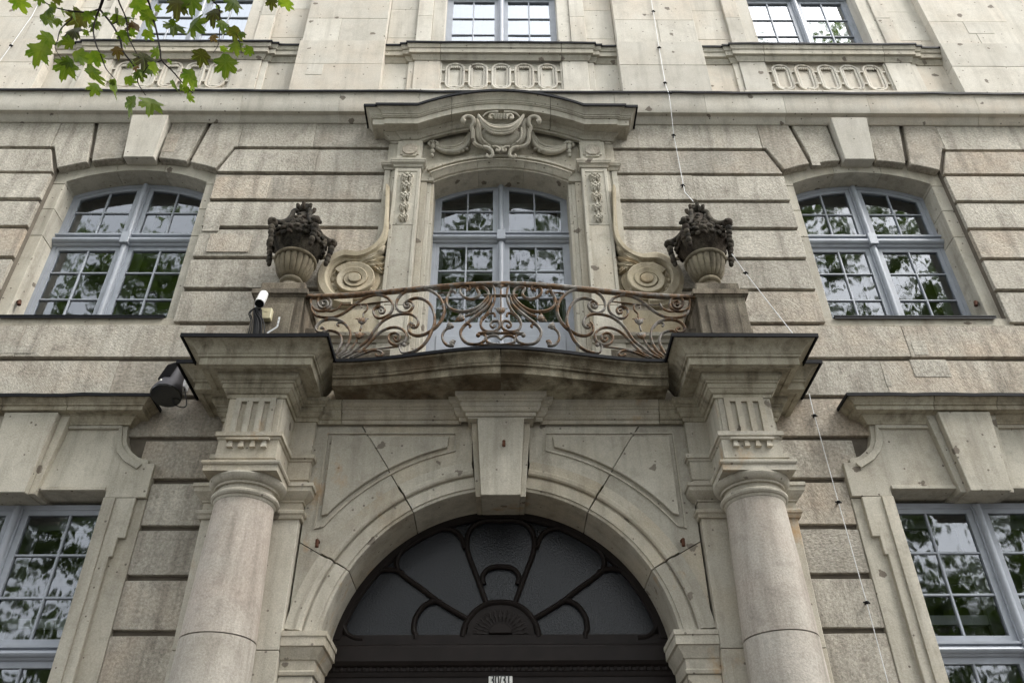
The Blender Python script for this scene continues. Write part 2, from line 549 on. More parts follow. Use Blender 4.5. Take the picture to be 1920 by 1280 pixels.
# ------------------------------------------------------------------ building
B = empty('building', (0, .6, 0))
tag(B, 'pale sandstone baroque building with columned arched portal and iron-railed balcony', 'building')
INV = {B.name: Matrix.Translation((0, -.6, 0))}
def under(o, parent):
    """parent an object that was built in world space"""
    o.parent = parent
    o.matrix_parent_inverse = INV.get(parent.name, Matrix.Identity(4))
    return o
def part(o):
    return under(o, B)
def thing(name, loc, label, cat, group=None):
    o = empty(name, loc)
    INV[o.name] = Matrix.Translation((-loc[0], -loc[1], -loc[2]))
    return tag(o, label, cat, group)

XC = 4.74                         # axis of the side bays
COURSE = [10.80, 10.30, 9.82, 9.325, 8.85, 8.355, 7.865, 7.37, 6.885, 6.39, 5.895, 5.42, 4.925, 4.44, 3.94, 3.45, 2.96, 2.47, 1.98, 1.49]
GAP = .055

# --- core wall (behind the dressed stones) with its openings
def core(name, xs, zs, holes, y0, y1, mat, parent=None):
    b = MB()
    for i in range(len(xs)-1):
        for j in range(len(zs)-1):
            cx, cz = (xs[i]+xs[i+1])/2, (zs[j]+zs[j+1])/2
            if any(a < cx < c and d < cz < e for a, c, d, e in holes):
                continue
            b.box(xs[i], xs[i+1], y0, y1, zs[j], zs[j+1])
    return b.build(name, mat, fix=False)
holes = [(-1.0, 1.0, 6.41, 10.1), (-1.62, 1.62, -.1, 5.25)]
for s in (-1, 1):
    c = s*XC
    holes += [(c-1.058, c+1.058, 7.37, 10.12), (c-1.06, c+1.06, 2.2, 5.4)]
xs = sorted({-14, 14, -1.0, 1.0, -1.62, 1.62, *[s*XC+d for s in (-1, 1) for d in (-1.058, 1.058, -1.06, 1.06)]})
zs = sorted({0, 10.9, 6.41, 10.1, 5.25, 7.37, 10.12, 2.2, 5.4})
wall = part(core('rusticated_wall', xs, zs, holes, .05, .52, 'mortar'))
uholes = [(c-.93, c+.93, 12.3, 15.6) for c in (-XC, 0, XC)]
xs = sorted({-14, 14, *[c+d for c in (-XC, 0, XC) for d in (-.93, .93)]})
uwall = part(core('upper_wall', xs, [10.9, 12.3, 15.6, 18], uholes, .03, .5, 'mortar'))

# --- rusticated courses
def course(z0, z1, xa, xb, la=None, lb=None):
    """one course between xa and xb; la/lb are x offsets of the top corner at the two ends"""
    x = xa
    n = max(1, round((xb-xa)/random.uniform(1.25, 1.9)))
    cuts = [xa+(xb-xa)*i/n+(random.uniform(-.16, .16) if 0 < i < n else 0) for i in range(n+1)]
    for i in range(n):
        a = cuts[i]+(.001 if i else 0); b = cuts[i+1]-(.001 if i < n-1 else 0)
        a1 = a+(la or 0) if i == 0 else a
        b1 = b+(lb or 0) if i == n-1 else b
        ja = lambda: random.uniform(-.005, .005)
        xm = a+(b-a)*random.uniform(.3, .7); xm1 = a1+(b1-a1)*random.uniform(.3, .7)
        under(prism([(a, z0+ja()), (xm, z0+ja()), (b, z0+ja()), (b1, z1+ja()), (xm1, z1+ja()), (a1, z1+ja())], random.uniform(-.007, .006), .054).build('stone_block', 'block', bevel=.005), wall)
for k in range(len(COURSE)-1):
    z1, z0 = COURSE[k]-GAP, COURSE[k+1]
    if k == 0:
        z1 = 10.80
    for s in (-1, 1):
        segs = []
        if k == 0:
            segs = [(1.30, 3.50, 0, .0), (5.98, 9.6, 0, 0)]
        elif k == 1:
            segs = [(1.30, 3.68, 0, -.155), (5.80, 9.6, .155, 0)]
        elif k <= 6:
            segs = [(1.42, 3.683, 0, 0), (5.80, 9.6, 0, 0)]
        elif k <= 8:
            segs = [(1.2, 9.6, 0, 0)]
        elif k == 9:
            segs = [(2.70, 9.6, 0, 0)]
        else:
            segs = [(2.70, 3.426, 0, 0), (6.054, 9.6, 0, 0)] if k > 10 else [(2.70, 3.60, 0, 0), (5.88, 9.6, 0, 0)]
        for a, b_, la, lb in segs:
            if s > 0:
                course(z0, z1, a, b_, la, lb)
            else:
                course(z0, z1, -b_, -a, -lb if lb else 0, -la if la else 0)

# --- squared repair patches let into the stones
for px, py, w_, h_, Y, mt in ((320, 268, 12, 34, -.006, 'block'), (452, 352, 92, 40, -.008, 'block'), (398, 418, 22, 30, -.008, 'block'), (430, 455, 70, 34, -.008, 'block'), (500, 520, 60, 38, -.008, 'block'),
                              (28, 655, 60, 14, -.008, 'block'), (1725, 652, 36, 26, -.008, 'block'), (1745, 690, 80, 32, -.008, 'block'), (1665, 712, 18, 24, -.008, 'block'), (1528, 300, 22, 20, -.008, 'block'), 
                              (1835, 52, 60, 22, -.128, 'ashlar'), (590, 130, 26, 20, -.158, 'ashlar')):
    x0_, z1_ = PW(px-w_/2, py-h_/2, Y); x1_, z0_ = PW(px+w_/2, py+h_/2, Y)
    under(MB().box(min(x0_, x1_), max(x0_, x1_), Y-.0015, Y+.012, z0_, z1_).build('stone_patch', mt, bevel=.001), wall if mt == 'block' else uwall)

# --- windows
def window(xc, y, half, z0, zs, za, zt, ht, bars_up, bars_lo, barx, mat='paint', panel=None, arched=True, name='window', glass='glass'):
    """casement window: frame with mullion and transom, four sashes with glazing bars and panes"""
    top = (lambda x: arc_z(x, half, zs, za)) if arched else (lambda x: za)
    fw = .055
    xsn = [-half+2*half*i/24 for i in range(25)]
    # outer frame
    b = MB()
    b.box(xc-half, xc-half+fw, y-.03, y+.08, z0, top(half)-.002)
    b.box(xc+half-fw, xc+half, y-.03, y+.08, z0, top(half)-.002)
    b.box(xc-half+fw, xc+half-fw, y-.03, y+.08, z0, z0+fw)
    sub = [(xc+x, top(x)) for x in xsn]
    b.add(sweep_xz(sub, [(0, y-.032), (-fw, y-.032), (-fw, y+.08), (0, y+.08), (0, y-.032)]).v, sweep_xz(sub, [(0, y-.032), (-fw, y-.032), (-fw, y+.08), (0, y+.08), (0, y-.032)]).f)
    fr = part(b.build(name, mat))
    # mullion: half round post
    mp = [(cos(t)*.036, sin(t)*.04) for t in [pi*i/8 for i in range(9)]]
    v = []
    zt0, zt1 = zt-ht/2, zt+ht/2
    mu = MB()
    for z_a, z_b in ((z0+.01, zt0-.002), (zt1+.002, top(0)-fw*.5)):
        vv = [(xc+a, y-.045-c, z) for z in (z_a, z_b) for a, c in mp]
        mu.add(vv, [(i, i+1, i+10, i+9) for i in range(8)]+[tuple(range(9)), tuple(range(17, 8, -1))])
        mu.box(xc-.05, xc+.05, y-.045, y+.06, z_a, z_b)
    under(mu.build('mullion', mat, sm=40), fr)
    # transom: half round rail with drip ledge
    tr = MB()
    pr = [(0, zt0), (.04, zt0), (.055, zt0+.012), (.06, zt0+.03)]+[(.052+.05*sin(t), zt-.012-cos(t)*ht*.26) for t in [pi*i/6 for i in range(7)]]+[(.05, zt1-.03), (.085, zt1-.022), (.085, zt1), (0, zt1+.01)]
    tr = sweep_plan([(xc-half+.004, y), (xc+half-.004, y)], pr)
    under(tr.build('transom', mat, sm=40), fr)
    under(MB().box(xc-.055, xc+.055, y-.115, y-.02, zt0+.005, zt1+.012).build('transom_boss', mat, bevel=.006), fr)
    # sashes
    sw = .062
    for sx in (-1, 1):
        for lvl in (0, 1):
            xa, xb = (.045, half-fw*.75)
            if lvl == 0:
                za_, topf = z0+fw*.7, (lambda x: zt0+.005)
                bars = bars_lo
            else:
                za_, topf = zt1-.002, (lambda x: top(x)-fw*.75)
                bars = bars_up
            sb = MB()
            yy0, yy1 = y-.022, y+.028
            def bx(x0, x1, z_0, z_1, q=sb, a=yy0, c=yy1):
                x0, x1 = sorted((xc+sx*x0, xc+sx*x1))
                q.box(x0, x1, a, c, z_0, z_1)
            lo = panel if (panel and lvl == 0) else za_+sw*(1.1)
            bx(xa, xa+sw, za_, topf(xa+sw)); bx(xb-sw, xb, za_, topf(xb))
            bx(xa+sw, xb-sw, za_, lo)
            if lvl == 1 and arched:
                px = [xa+(xb-xa)*i/10 for i in range(11)]
                pth = [(xc+sx*x, topf(x)) for x in px]
                if sx < 0: pth = pth[::-1]
                q = sweep_xz(pth, [(0, yy0-.001), (-sw, yy0-.001), (-sw, yy1), (0, yy1), (0, yy0-.001)])
                sb.add(q.v, q.f)
                gt = lambda x: topf(x)-sw+.004
            else:
                bx(xa+sw, xb-sw, topf(0)-sw, topf(0))
                gt = lambda x: topf(x)-sw
            under(sb.build('sash', mat, bevel=0), fr)
            gx0, gx1 = xa+sw, xb-sw
            bw = .011
            gb = MB()
            bx(barx-bw, barx+bw, lo-.002, gt(barx)+.01, q=gb, a=y-.018, c=y+.016)
            under(gb.build('glazing_bar', mat, bevel=.004), fr)
            for zb in bars:
                gb = MB(); bx(gx0-.002, gx1+.002, zb-bw, zb+bw, q=gb, a=y-.016, c=y+.014)
                under(gb.build('glazing_bar', mat, bevel=.004), fr)
            zl = [lo]+sorted(bars)+[99]
            for i in range(len(zl)-1):
                for ca, cb in ((gx0, barx-bw), (barx+bw, gx1)):
                    p0 = zl[i]+(bw if i else 0)
                    ptop = lambda x: min(gt(x), zl[i+1]-bw)
                    st = [ca+(cb-ca)*t/5 for t in range(6)] if (lvl == 1 and arched) else [ca, cb]
                    mx_, mz_ = (ca+cb)/2, (p0+ptop((ca+cb)/2))/2
                    th, ph = random.gauss(0, .004), random.gauss(0, .005)
                    q = MB()
                    vv = [(xc+sx*x, y+.004+(x-mx_)*th+(z_-mz_)*ph, z_) for x in st for z_ in (p0, ptop(x))]
                    q.add(vv, [(2*t, 2*t+2, 2*t+3, 2*t+1) for t in range(len(st)-1)])
                    me = bpy.data.meshes.new('pane'); fl = q.f if sx > 0 else [tuple(reversed(w_)) for w_ in q.f]
                    me.from_pydata(q.v, [], fl)
                    under(link('pane', me, glass), fr)
    return fr
def room(xc, y, half, z0, z1, parent, curtains=False):
    """painted lining behind the sashes, inner casement and the room behind"""
    b = MB()
    d0, d1 = y+.082, y+.30
    t = .02
    for x in (-1, 1):
        x0, x1 = sorted((xc+x*half, xc+x*(half+t)))
        b.box(x0, x1, d0, d1, z0-t, z1+t)
    b.box(xc-half, xc+half, d0, d1, z0-t, z0); b.box(xc-half, xc+half, d0, d1, z1, z1+t)
    # inner casement
    for x in (-half, -.09, half-.1):
        b.box(xc+x+.003, xc+x+(.18 if x == -.09 else .1), d1-.05, d1, z0+.002, z1-.002)
    for z in (z0+.002, z0+(z1-z0)*.62, z1-.1):
        b.box(xc-half+.103, xc+half-.103, d1-.045, d1-.004, z, z+.09)
    under(b.build('inner_casement', 'lining', fix=False), parent)
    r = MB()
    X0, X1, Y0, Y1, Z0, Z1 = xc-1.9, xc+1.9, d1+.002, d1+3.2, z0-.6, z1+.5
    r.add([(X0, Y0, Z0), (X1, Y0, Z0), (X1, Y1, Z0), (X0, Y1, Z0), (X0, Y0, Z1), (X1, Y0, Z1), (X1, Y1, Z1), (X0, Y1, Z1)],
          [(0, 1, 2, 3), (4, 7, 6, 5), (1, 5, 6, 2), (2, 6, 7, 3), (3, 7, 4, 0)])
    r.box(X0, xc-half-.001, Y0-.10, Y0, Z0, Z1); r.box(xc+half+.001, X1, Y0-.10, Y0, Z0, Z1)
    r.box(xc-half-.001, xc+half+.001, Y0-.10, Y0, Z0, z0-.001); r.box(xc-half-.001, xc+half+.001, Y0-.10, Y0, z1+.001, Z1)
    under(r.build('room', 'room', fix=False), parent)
    if curtains:
        for s in (-1, 1):
            n = 26
            xa, xb = (.10, half-.02)
            v = []
            for i in range(n+1):
                x = xc+s*(xa+(xb-xa)*i/n)
                yy = d0+.045+.012*sin(i*1.9)
                v += [(x, yy, z0), (x, yy, z1)]
            under(MB().add(v, [(2*i, 2*i+1, 2*i+3, 2*i+2) for i in range(n)]).build('curtain', 'curtain', fix=False, sm=60), parent)

YM = .40
for s in (-1, 1):
    w = window(s*XC, YM, .915, 7.44, 9.74, 9.96, 8.93, .18, [9.45], [8.42, 8.0], .45)
    room(s*XC, YM, .90, 7.46, 9.9, w)
    w2 = window(s*XC, .21, 1.0, 2.3, 5.22, 5.22, 3.79, .125, [4.71, 4.30], [3.25, 2.85], .515, arched=False)
    room(s*XC, .21, .98, 2.35, 5.18, w2)
wc = window(0, YM, .885, 6.45, 9.73, 9.985, 8.99, .16, [9.495], [8.46, 8.035], .44, panel=7.65)
room(0, YM, .86, 6.5, 9.93, wc)
under(MB().box(-.76, -.12, YM-.034, YM-.023, 6.75, 7.45).build('door_panel', 'paint', bevel=.005), wc)
under(MB().box(.12, .76, YM-.034, YM-.023, 6.75, 7.45).build('door_panel', 'paint', bevel=.005), wc)
for i, c in enumerate((-XC, 0, XC)):
    w = window(c, .20, .87, 12.3, 15.5, 15.5, 14.14, .15, [14.7, 15.1], [13.56, 13.128, 12.72], .44, arched=False, glass='boosted_glass')
    room(c, .20, .85, 12.32, 15.45, w, curtains=(i < 2))

# --- middle window surrounds: jamb stones, flat arch, voussoirs, keystone, sill
for s in (-1, 1):
    xc = s*XC
    H = .909
    zin = lambda x: arc_z(x, H, 9.745, 9.965)
    zou = lambda x: arc_z(x, 1.02, 9.885, 10.085)
    sur = part(prism([(xc-1.12, 7.345), (xc+1.12, 7.345), (xc+1.12, 7.455), (xc-1.12, 7.455)], .045, .50).build('window_surround', 'trim', bevel=.006))
    for sd_ in (-1, 1):
        for za_, zb_ in ((7.458, 8.79), (8.794, 9.25), (9.254, 9.70)):
            a, b_ = sorted((xc+sd_*H, xc+sd_*1.10))
            wx = .0 if za_ < 8.7 else 0
            under(prism([(a, za_), (b_, za_), (b_, zb_), (a, zb_)], .115+random.uniform(-.002, .002), .41).build('jamb_stone', 'trim', bevel=.006), sur)
    # flat arch in three stones
    for xa, xb in ((-1.08, -.315), (-.312, .312), (.315, 1.08)):
        n = 10
        xsn = [xa+(xb-xa)*i/n for i in range(n+1)]
        low = [(xc+x, zin(x) if abs(x) < H else 9.705) for x in xsn if abs(x) <= H]
        if xa < -H: low = [(xc-1.08, 9.705), (xc-H, 9.705)] + [(xc-H, 9.745)] + low[0:]
        if xb > H: low = low + [(xc+H, 9.745), (xc+H, 9.705), (xc+1.08, 9.705)]
        dd = []
        for p in low:
            if not dd or hypot(p[0]-dd[-1][0], p[1]-dd[-1][1]) > 1e-4: dd.append(p)
        sk = .05 if abs(xb) > .5 and xa > 0 else (-.05 if xa < -.5 else 0)
        up_ = [(xc+xb*1.02, 10.12), (xc+xa*1.02, 10.12)]
        under(prism(dd+up_, .113, .42).build('arch_stone', 'trim', bevel=.004), sur)
    # voussoirs
    def vs_(pts, y0=0, bev=.009, name='voussoir', mat='block'):
        q = [(xc+x, z) for x, z in pts]
        return under(prism(q, y0+random.uniform(-.005, .005), .20).build(name, mat, bevel=bev), sur)
    for d in (-1, 1):
        m_ = lambda pts: [(d*x, z) for x, z in pts]
        vs_(m_([(.245, zou(.245)), (.43, zou(.43)), (.615, zou(.615)), (.745, 10.80), (.262, 10.80)]))
        vs_(m_([(.672, zou(.672)), (.85, zou(.85)), (1.022, 9.885), (1.19, 10.30), (1.235, 10.30), (1.235, 10.80), (.80, 10.80)]))
    # keystone leaning forward
    kb_ = MB()
    bt, tp = 10.045, 10.79
    kb_.add([(xc-.198, -.045, bt), (xc+.198, -.045, bt), (xc+.205, .3, bt+.03), (xc-.205, .3, bt+.03),
             (xc-.245, -.13, tp), (xc+.245, -.13, tp), (xc+.245, .3, tp), (xc-.245, .3, tp)],
            [(0, 3, 2, 1), (4, 5, 6, 7), (0, 1, 5, 4), (1, 2, 6, 5), (2, 3, 7, 6), (3, 0, 4, 7)])
    under(kb_.build('keystone', 'ashlar', bevel=.007), sur)
    # sheet metal sill
    under(MB().box(xc-.93, xc+.93, .012, .40, 7.457, 7.475).add([(xc-.93, .012, 7.43), (xc+.93, .012, 7.43), (xc+.93, .018, 7.456), (xc-.93, .018, 7.456)], [(0, 1, 2, 3)]).build('sill_flashing', 'flashing', fix=False), sur)
    # rusty shutter hook
    hx = xc+s*.80
    h_ = tube([(xc+s*(H+.012), .20, 7.80), (xc+s*(H-.04), .16, 7.79), (xc+s*(H-.055), .155, 7.73)], .022, 8)
    under(h_.build('shutter_hook', 'rust', sm=40), sur)

# --- lower window surrounds with ears and cornices
for s in (-1, 1):
    xc = s*XC
    y0 = -.035
    half_poly = [(.91, 2.2), (1.155, 2.2), (1.155, 4.80), (1.20, 4.81), (1.20, 4.98), (1.31, 4.99), (1.31, 5.57)]
    ls = part(MB().box(xc-1.32, xc+1.32, -.10, .40, 2.05, 2.20).build('window_surround', 'trim', bevel=.01))
    for d in (-1, 1):
        pl = [(.91, 2.203), (1.31, 2.203), (1.31, 5.19), (.91, 5.19)]
        under(prism([(xc+d*x, z) for x, z in pl], y0+.03, .40).build('jamb_stone', 'trim', bevel=.006), ls)
        # raised inner fascia with a foot
        pl = [(.91, 2.203), (1.12, 2.203), (1.12, 4.60), (1.15, 4.60), (1.15, 4.78), (1.22, 4.78), (1.22, 5.188), (.91, 5.188)]
        under(prism([(xc+d*(x-.001), z) for x, z in pl], y0-.012, y0+.04).build('fascia', 'trim', bevel=.005), ls)
        under(prism([(xc+d*x, z) for x, z in ((.915, 2.203), (1.03, 2.203), (1.03, 5.186), (.915, 5.186))], y0-.030, y0).build('fascia', 'trim', bevel=.004), ls)
    # lintel with curved shoulders, in two halves beside the keystone
    for d in (-1, 1):
        sh = [(.205, 5.262), (.91, 5.262), (.915, 5.194), (1.31, 5.194), (1.31, 5.56), (1.24, 5.56), (1.24, 5.60), (1.17, 5.615), (1.12, 5.635), (1.05, 5.69), (.99, 5.76), (.955, 5.84), (.94, 5.92), (.94, 6.06), (.28, 6.06)]
        under(prism([(xc+d*x, z) for x, z in sh], y0-.01, .40).build('lintel_stone', 'trim', bevel=.005), ls)
        inner = [(.25, 5.30), (.87, 5.30), (1.07, 5.50), (1.02, 5.555), (.93, 5.62), (.86, 5.71), (.82, 5.80), (.815, 5.93), (.29, 5.93)]
        # frame moulding of the panel
        pth = [(1.17, 5.52), (1.12, 5.55), (1.02, 5.61), (.945, 5.69), (.895, 5.78), (.875, 5.87), (.872, 5.975), (.285, 5.975)]
        pp = [(xc+d*x, z) for x, z in pth]
        if d < 0: pp = pp[::-1]
        under(sweep_xz(pp, [(-.032, y0-.008), (-.032, y0-.026), (.032, y0-.040), (.036, y0-.008)]).build('panel_moulding', 'trim', sm=30), ls)
        under(MB().box(*sorted((xc+d*.23, xc+d*.905)), y0-.030, y0-.008, 5.264, 5.302).build('fillet', 'trim', bevel=.003), ls)
    k_ = MB()
    k_.add([(xc-.20, -.17, 5.19), (xc+.20, -.17, 5.19), (xc+.20, .40, 5.235), (xc-.20, .40, 5.235),
            (xc-.27, -.20, 6.06), (xc+.27, -.20, 6.06), (xc+.27, .3, 6.06), (xc-.27, .3, 6.06)],
           [(0, 3, 2, 1), (4, 5, 6, 7), (0, 1, 5, 4), (1, 2, 6, 5), (2, 3, 7, 6), (3, 0, 4, 7)])
    under(k_.build('keystone', 'trim', bevel=.006), ls)
    for d in (-1, 1):
        k2 = MB()
        xa, xb = sorted((xc+d*.201, xc+d*.262)); xt = sorted((xc+d*.271, xc+d*.36))
        k2.add([(xa, -.10, 5.205), (xb, -.10, 5.205), (xb, .35, 5.24), (xa, .35, 5.24), (xt[0], -.13, 6.06), (xt[1], -.13, 6.06), (xt[1], .3, 6.06), (xt[0], .3, 6.06)],
               [(0, 3, 2, 1), (4, 5, 6, 7), (0, 1, 5, 4), (1, 2, 6, 5), (2, 3, 7, 6), (3, 0, 4, 7)])
        under(k2.build('keystone_side', 'trim', bevel=.004), ls)
    prof = [(0, 5.985), (.03, 5.985), (.03, 6.0), (.05, 6.02), (.075, 6.055), (.085, 6.06), (.085, 6.072), (.17, 6.075), (.17, 6.12), (.19, 6.125), (.19, 6.14), (.205, 6.15), (.235, 6.185), (.245, 6.19), (.245, 6.205), (0, 6.235)]
    pth = [(xc-.94, .1), (xc-.94, -.05), (xc+.94, -.05), (xc+.94, .1)]
    for piece in cut_path(pth, (xc-.3, xc+.35)):
        under(sweep_plan(piece, prof).build('window_cornice', 'cornice_stone', sm=25), ls)
    pf = [(.0, 6.238), (.252, 6.208), (.256, 6.178), (.268, 6.178), (.268, 6.214), (0, 6.242)]
    under(sweep_plan(wavy(pth, .2, .003), pf, wz).build('cornice_flashing', 'flashing'), ls)

# --- main string cornice, in stones
cp = [(0, 10.765), (.02, 10.765), (.03, 10.775), (.055, 10.80), (.075, 10.835), (.085, 10.85), (.145, 10.853), (.150, 10.862), (.165, 11.00), (.185, 11.19), (.195, 11.20), (.195, 11.215), (0, 11.25)]
mc = None
x = -9.6
mc = part(MB().box(-9.6, 9.6, .002, .049, 10.82, 11.22).build('main_cornice', 'mortar'))
while x < 9.6:
    L = min(random.uniform(1.0, 1.6), 9.6-x)
    if 9.6-(x+L) < .4: L = 9.6-x
    under(sweep_plan([(x+.002, .0), (x+L-.002, .0)], cp).build('cornice_stone', 'ashlar', sm=28), mc)
    x += L
under(sweep_plan(wavy([(-9.6, 0), (9.6, 0)]), [(0, 11.254), (.200, 11.219), (.204, 11.190), (.216, 11.190), (.216, 11.226), (0, 11.262)], wz).build('cornice_flashing', 'flashing'), mc)

# --- upper floor: ashlar strips, wall stones, parapets with oval panels, window architraves
def ash(x0, x1, y0, z0, z1, name='ashlar_block', bev=.004, y1=.05, par=None):
    return under(MB().box(x0+.0015, x1-.0015, y0+random.uniform(-.0015, .0015), y1, z0+.0015, z1-.0015).build(name, 'ashlar', bevel=bev), par or uwall)
for s in (-1, 1):
    for c, hw in ((2.325, .607), (7.13, .607)):
        xa, xb = sorted((s*c-hw, s*c+hw))
        ash(xa-.02, xb+.02, -.155, 11.2, 11.9); ash(xa-.02, xb+.02, -.155, 11.9, 12.46)
        zz = 12.46
        for k, hgt in enumerate((.60, .62, .60, .62, .6, .62, .6, .6)):
            if k % 2 == 0:
                sp = xa+hw*random.uniform(.7, 1.3)
                ash(xa, sp, -.125, zz, zz+hgt); ash(sp, xb, -.125, zz, zz+hgt)
            else:
                ash(xa, xb, -.125, zz, zz+hgt)
            zz += hgt
    ash(*sorted((s*7.75, s*9.6)), -.02, 11.2, 12.5); ash(*sorted((s*7.75, s*9.6)), -.02, 12.5, 14.5)
for c in (-XC, 0, XC):
    wide = 1.715 if c == 0 else 1.79
    pan = part(MB().box(c-wide, c+wide, .0, .035, 11.2, 12.2).build('parapet', 'ashlar'))
    # side wall stones beside the architrave
    for d in (-1, 1):
        for z_a, z_b in ((12.2, 12.75), (12.75, 13.5), (13.5, 14.1), (14.1, 14.9), (14.9, 15.8)):
            a, b_ = sorted((c+d*1.28, c+d*wide))
            ash(a, b_, .0, z_a, z_b)
        # architrave of the window: two fasciae
        a, b_ = sorted((c+d*.86, c+d*1.05)); ash(a, b_, -.03, 12.3, 13.9, 'architrave', y1=.21); ash(a, b_, -.03, 13.9, 15.6, 'architrave', y1=.21)
        a, b_ = sorted((c+d*1.05, c+d*1.28)); ash(a, b_, -.055, 12.3, 13.25, 'architrave'); ash(a, b_, -.055, 13.25, 15.6, 'architrave')
        # parapet pier
        a, b_ = sorted((c+d*.885, c+d*1.262)); ash(a, b_, -.055, 11.45, 12.14, 'pier', par=pan)
        a, b_ = sorted((c+d*1.263, c+d*1.35)); ash(a, b_, -.03, 11.45, 12.14, 'pier', par=pan)
    ash(c-1.30, c+1.30, -.075, 11.2, 11.45, 'plinth_stone', par=pan)
    # stepped sill cornice
    sp = [(0, 12.12), (.012, 12.12), (.02, 12.15), (.035, 12.18), (.04, 12.20), (.04, 12.215), (.075, 12.22), (.075, 12.31), (.09, 12.32), (.09, 12.335), (.10, 12.36), (.105, 12.40), (.105, 12.415), (0, 12.45)]
    pt = [(c-wide, .0), (c-1.365, .0), (c-1.365, -.025), (c-1.27, -.025), (c-1.27, -.055), (c+1.27, -.055), (c+1.27, -.025), (c+1.365, -.025), (c+1.365, .0), (c+wide, .0)]
    for piece in cut_path(pt, (c-.885, c+.885)):
        under(sweep_plan(piece, sp).build('sill_cornice', 'trim', sm=28), pan)
    under(sweep_plan(wavy(pt, .2, .003), [(0, 12.453), (.108, 12.419), (.112, 12.392), (.122, 12.392), (.122, 12.426), (0, 12.458)], wz).build('sill_flashing', 'flashing'), pan)
    # panel with five linked ovals
    n = 5
    w_ = 1.75
    for d in (-1, 1):
        under(MB().box(*sorted((c+d*.862, c+d*.884)), -.035, .0, 11.46, 12.13).build('panel_border', 'ashlar'), pan)
    pitch_ = w_/5.25
    z0, z1 = 11.50, 12.10
    zc = (z0+z1)/2
    def loop(cx, hw, hh, rr, k=6):
        pts = []
        for qx, qz, a0 in ((1, 1, 0), (-1, 1, pi/2), (-1, -1, pi), (1, -1, 3*pi/2)):
            for i in range(k+1):
                a = a0+pi/2*i/k
                pts.append((cx+qx*(hw-rr)+rr*cos(a), zc+qz*(hh-rr)+rr*sin(a)))
        return pts
    for i in range(n):
        ox = c+(i-2)*pitch_
        under(sweep_xz(loop(ox, .125, .285, .115), [(.016, .0), (.016, -.030), (-.008, -.036), (-.016, -.03), (-.016, 0)], closed=True).build('oval_ring', 'ashlar', sm=30), pan)
        under(sweep_xz(loop(ox, .088, .235, .06), [(.013, .0), (.013, -.020), (-.013, -.026), (-.013, 0)], closed=True).build('inner_ring', 'ashlar', sm=30), pan)
        fl = MB()
        for q in range(5):
            e = blob((ox+(q-2)*.028, -.022, zc+.205), .016, 1, 1, 1.6, 6, 4); fl.add(e.v, e.f)
        e = blob((ox, -.024, zc+.268), .045, 1.2, .5, .5, 8, 4); fl.add(e.v, e.f)
        under(blob((ox, -.02, zc-.245), .03, 1.3, .6, .6, 8, 4).build('lower_tuft', 'ashlar', sm=50), pan)
        under(fl.build('shell_tuft', 'ashlar', sm=50), pan)
    for i in range(n+1):
        ox = c+(i-2.5)*pitch_
        lk = MB()
        for dz in (-.135, .135):
            lk.box(ox-.058, ox+.058, -.03, 0, zc+dz-.014, zc+dz+.014)
        for dx in (-.033, .033):
            lk.box(ox+dx-.010, ox+dx+.010, -.026, 0, zc-.121, zc+.121)
        under(lk.build('link', 'ashlar', fix=False), pan)

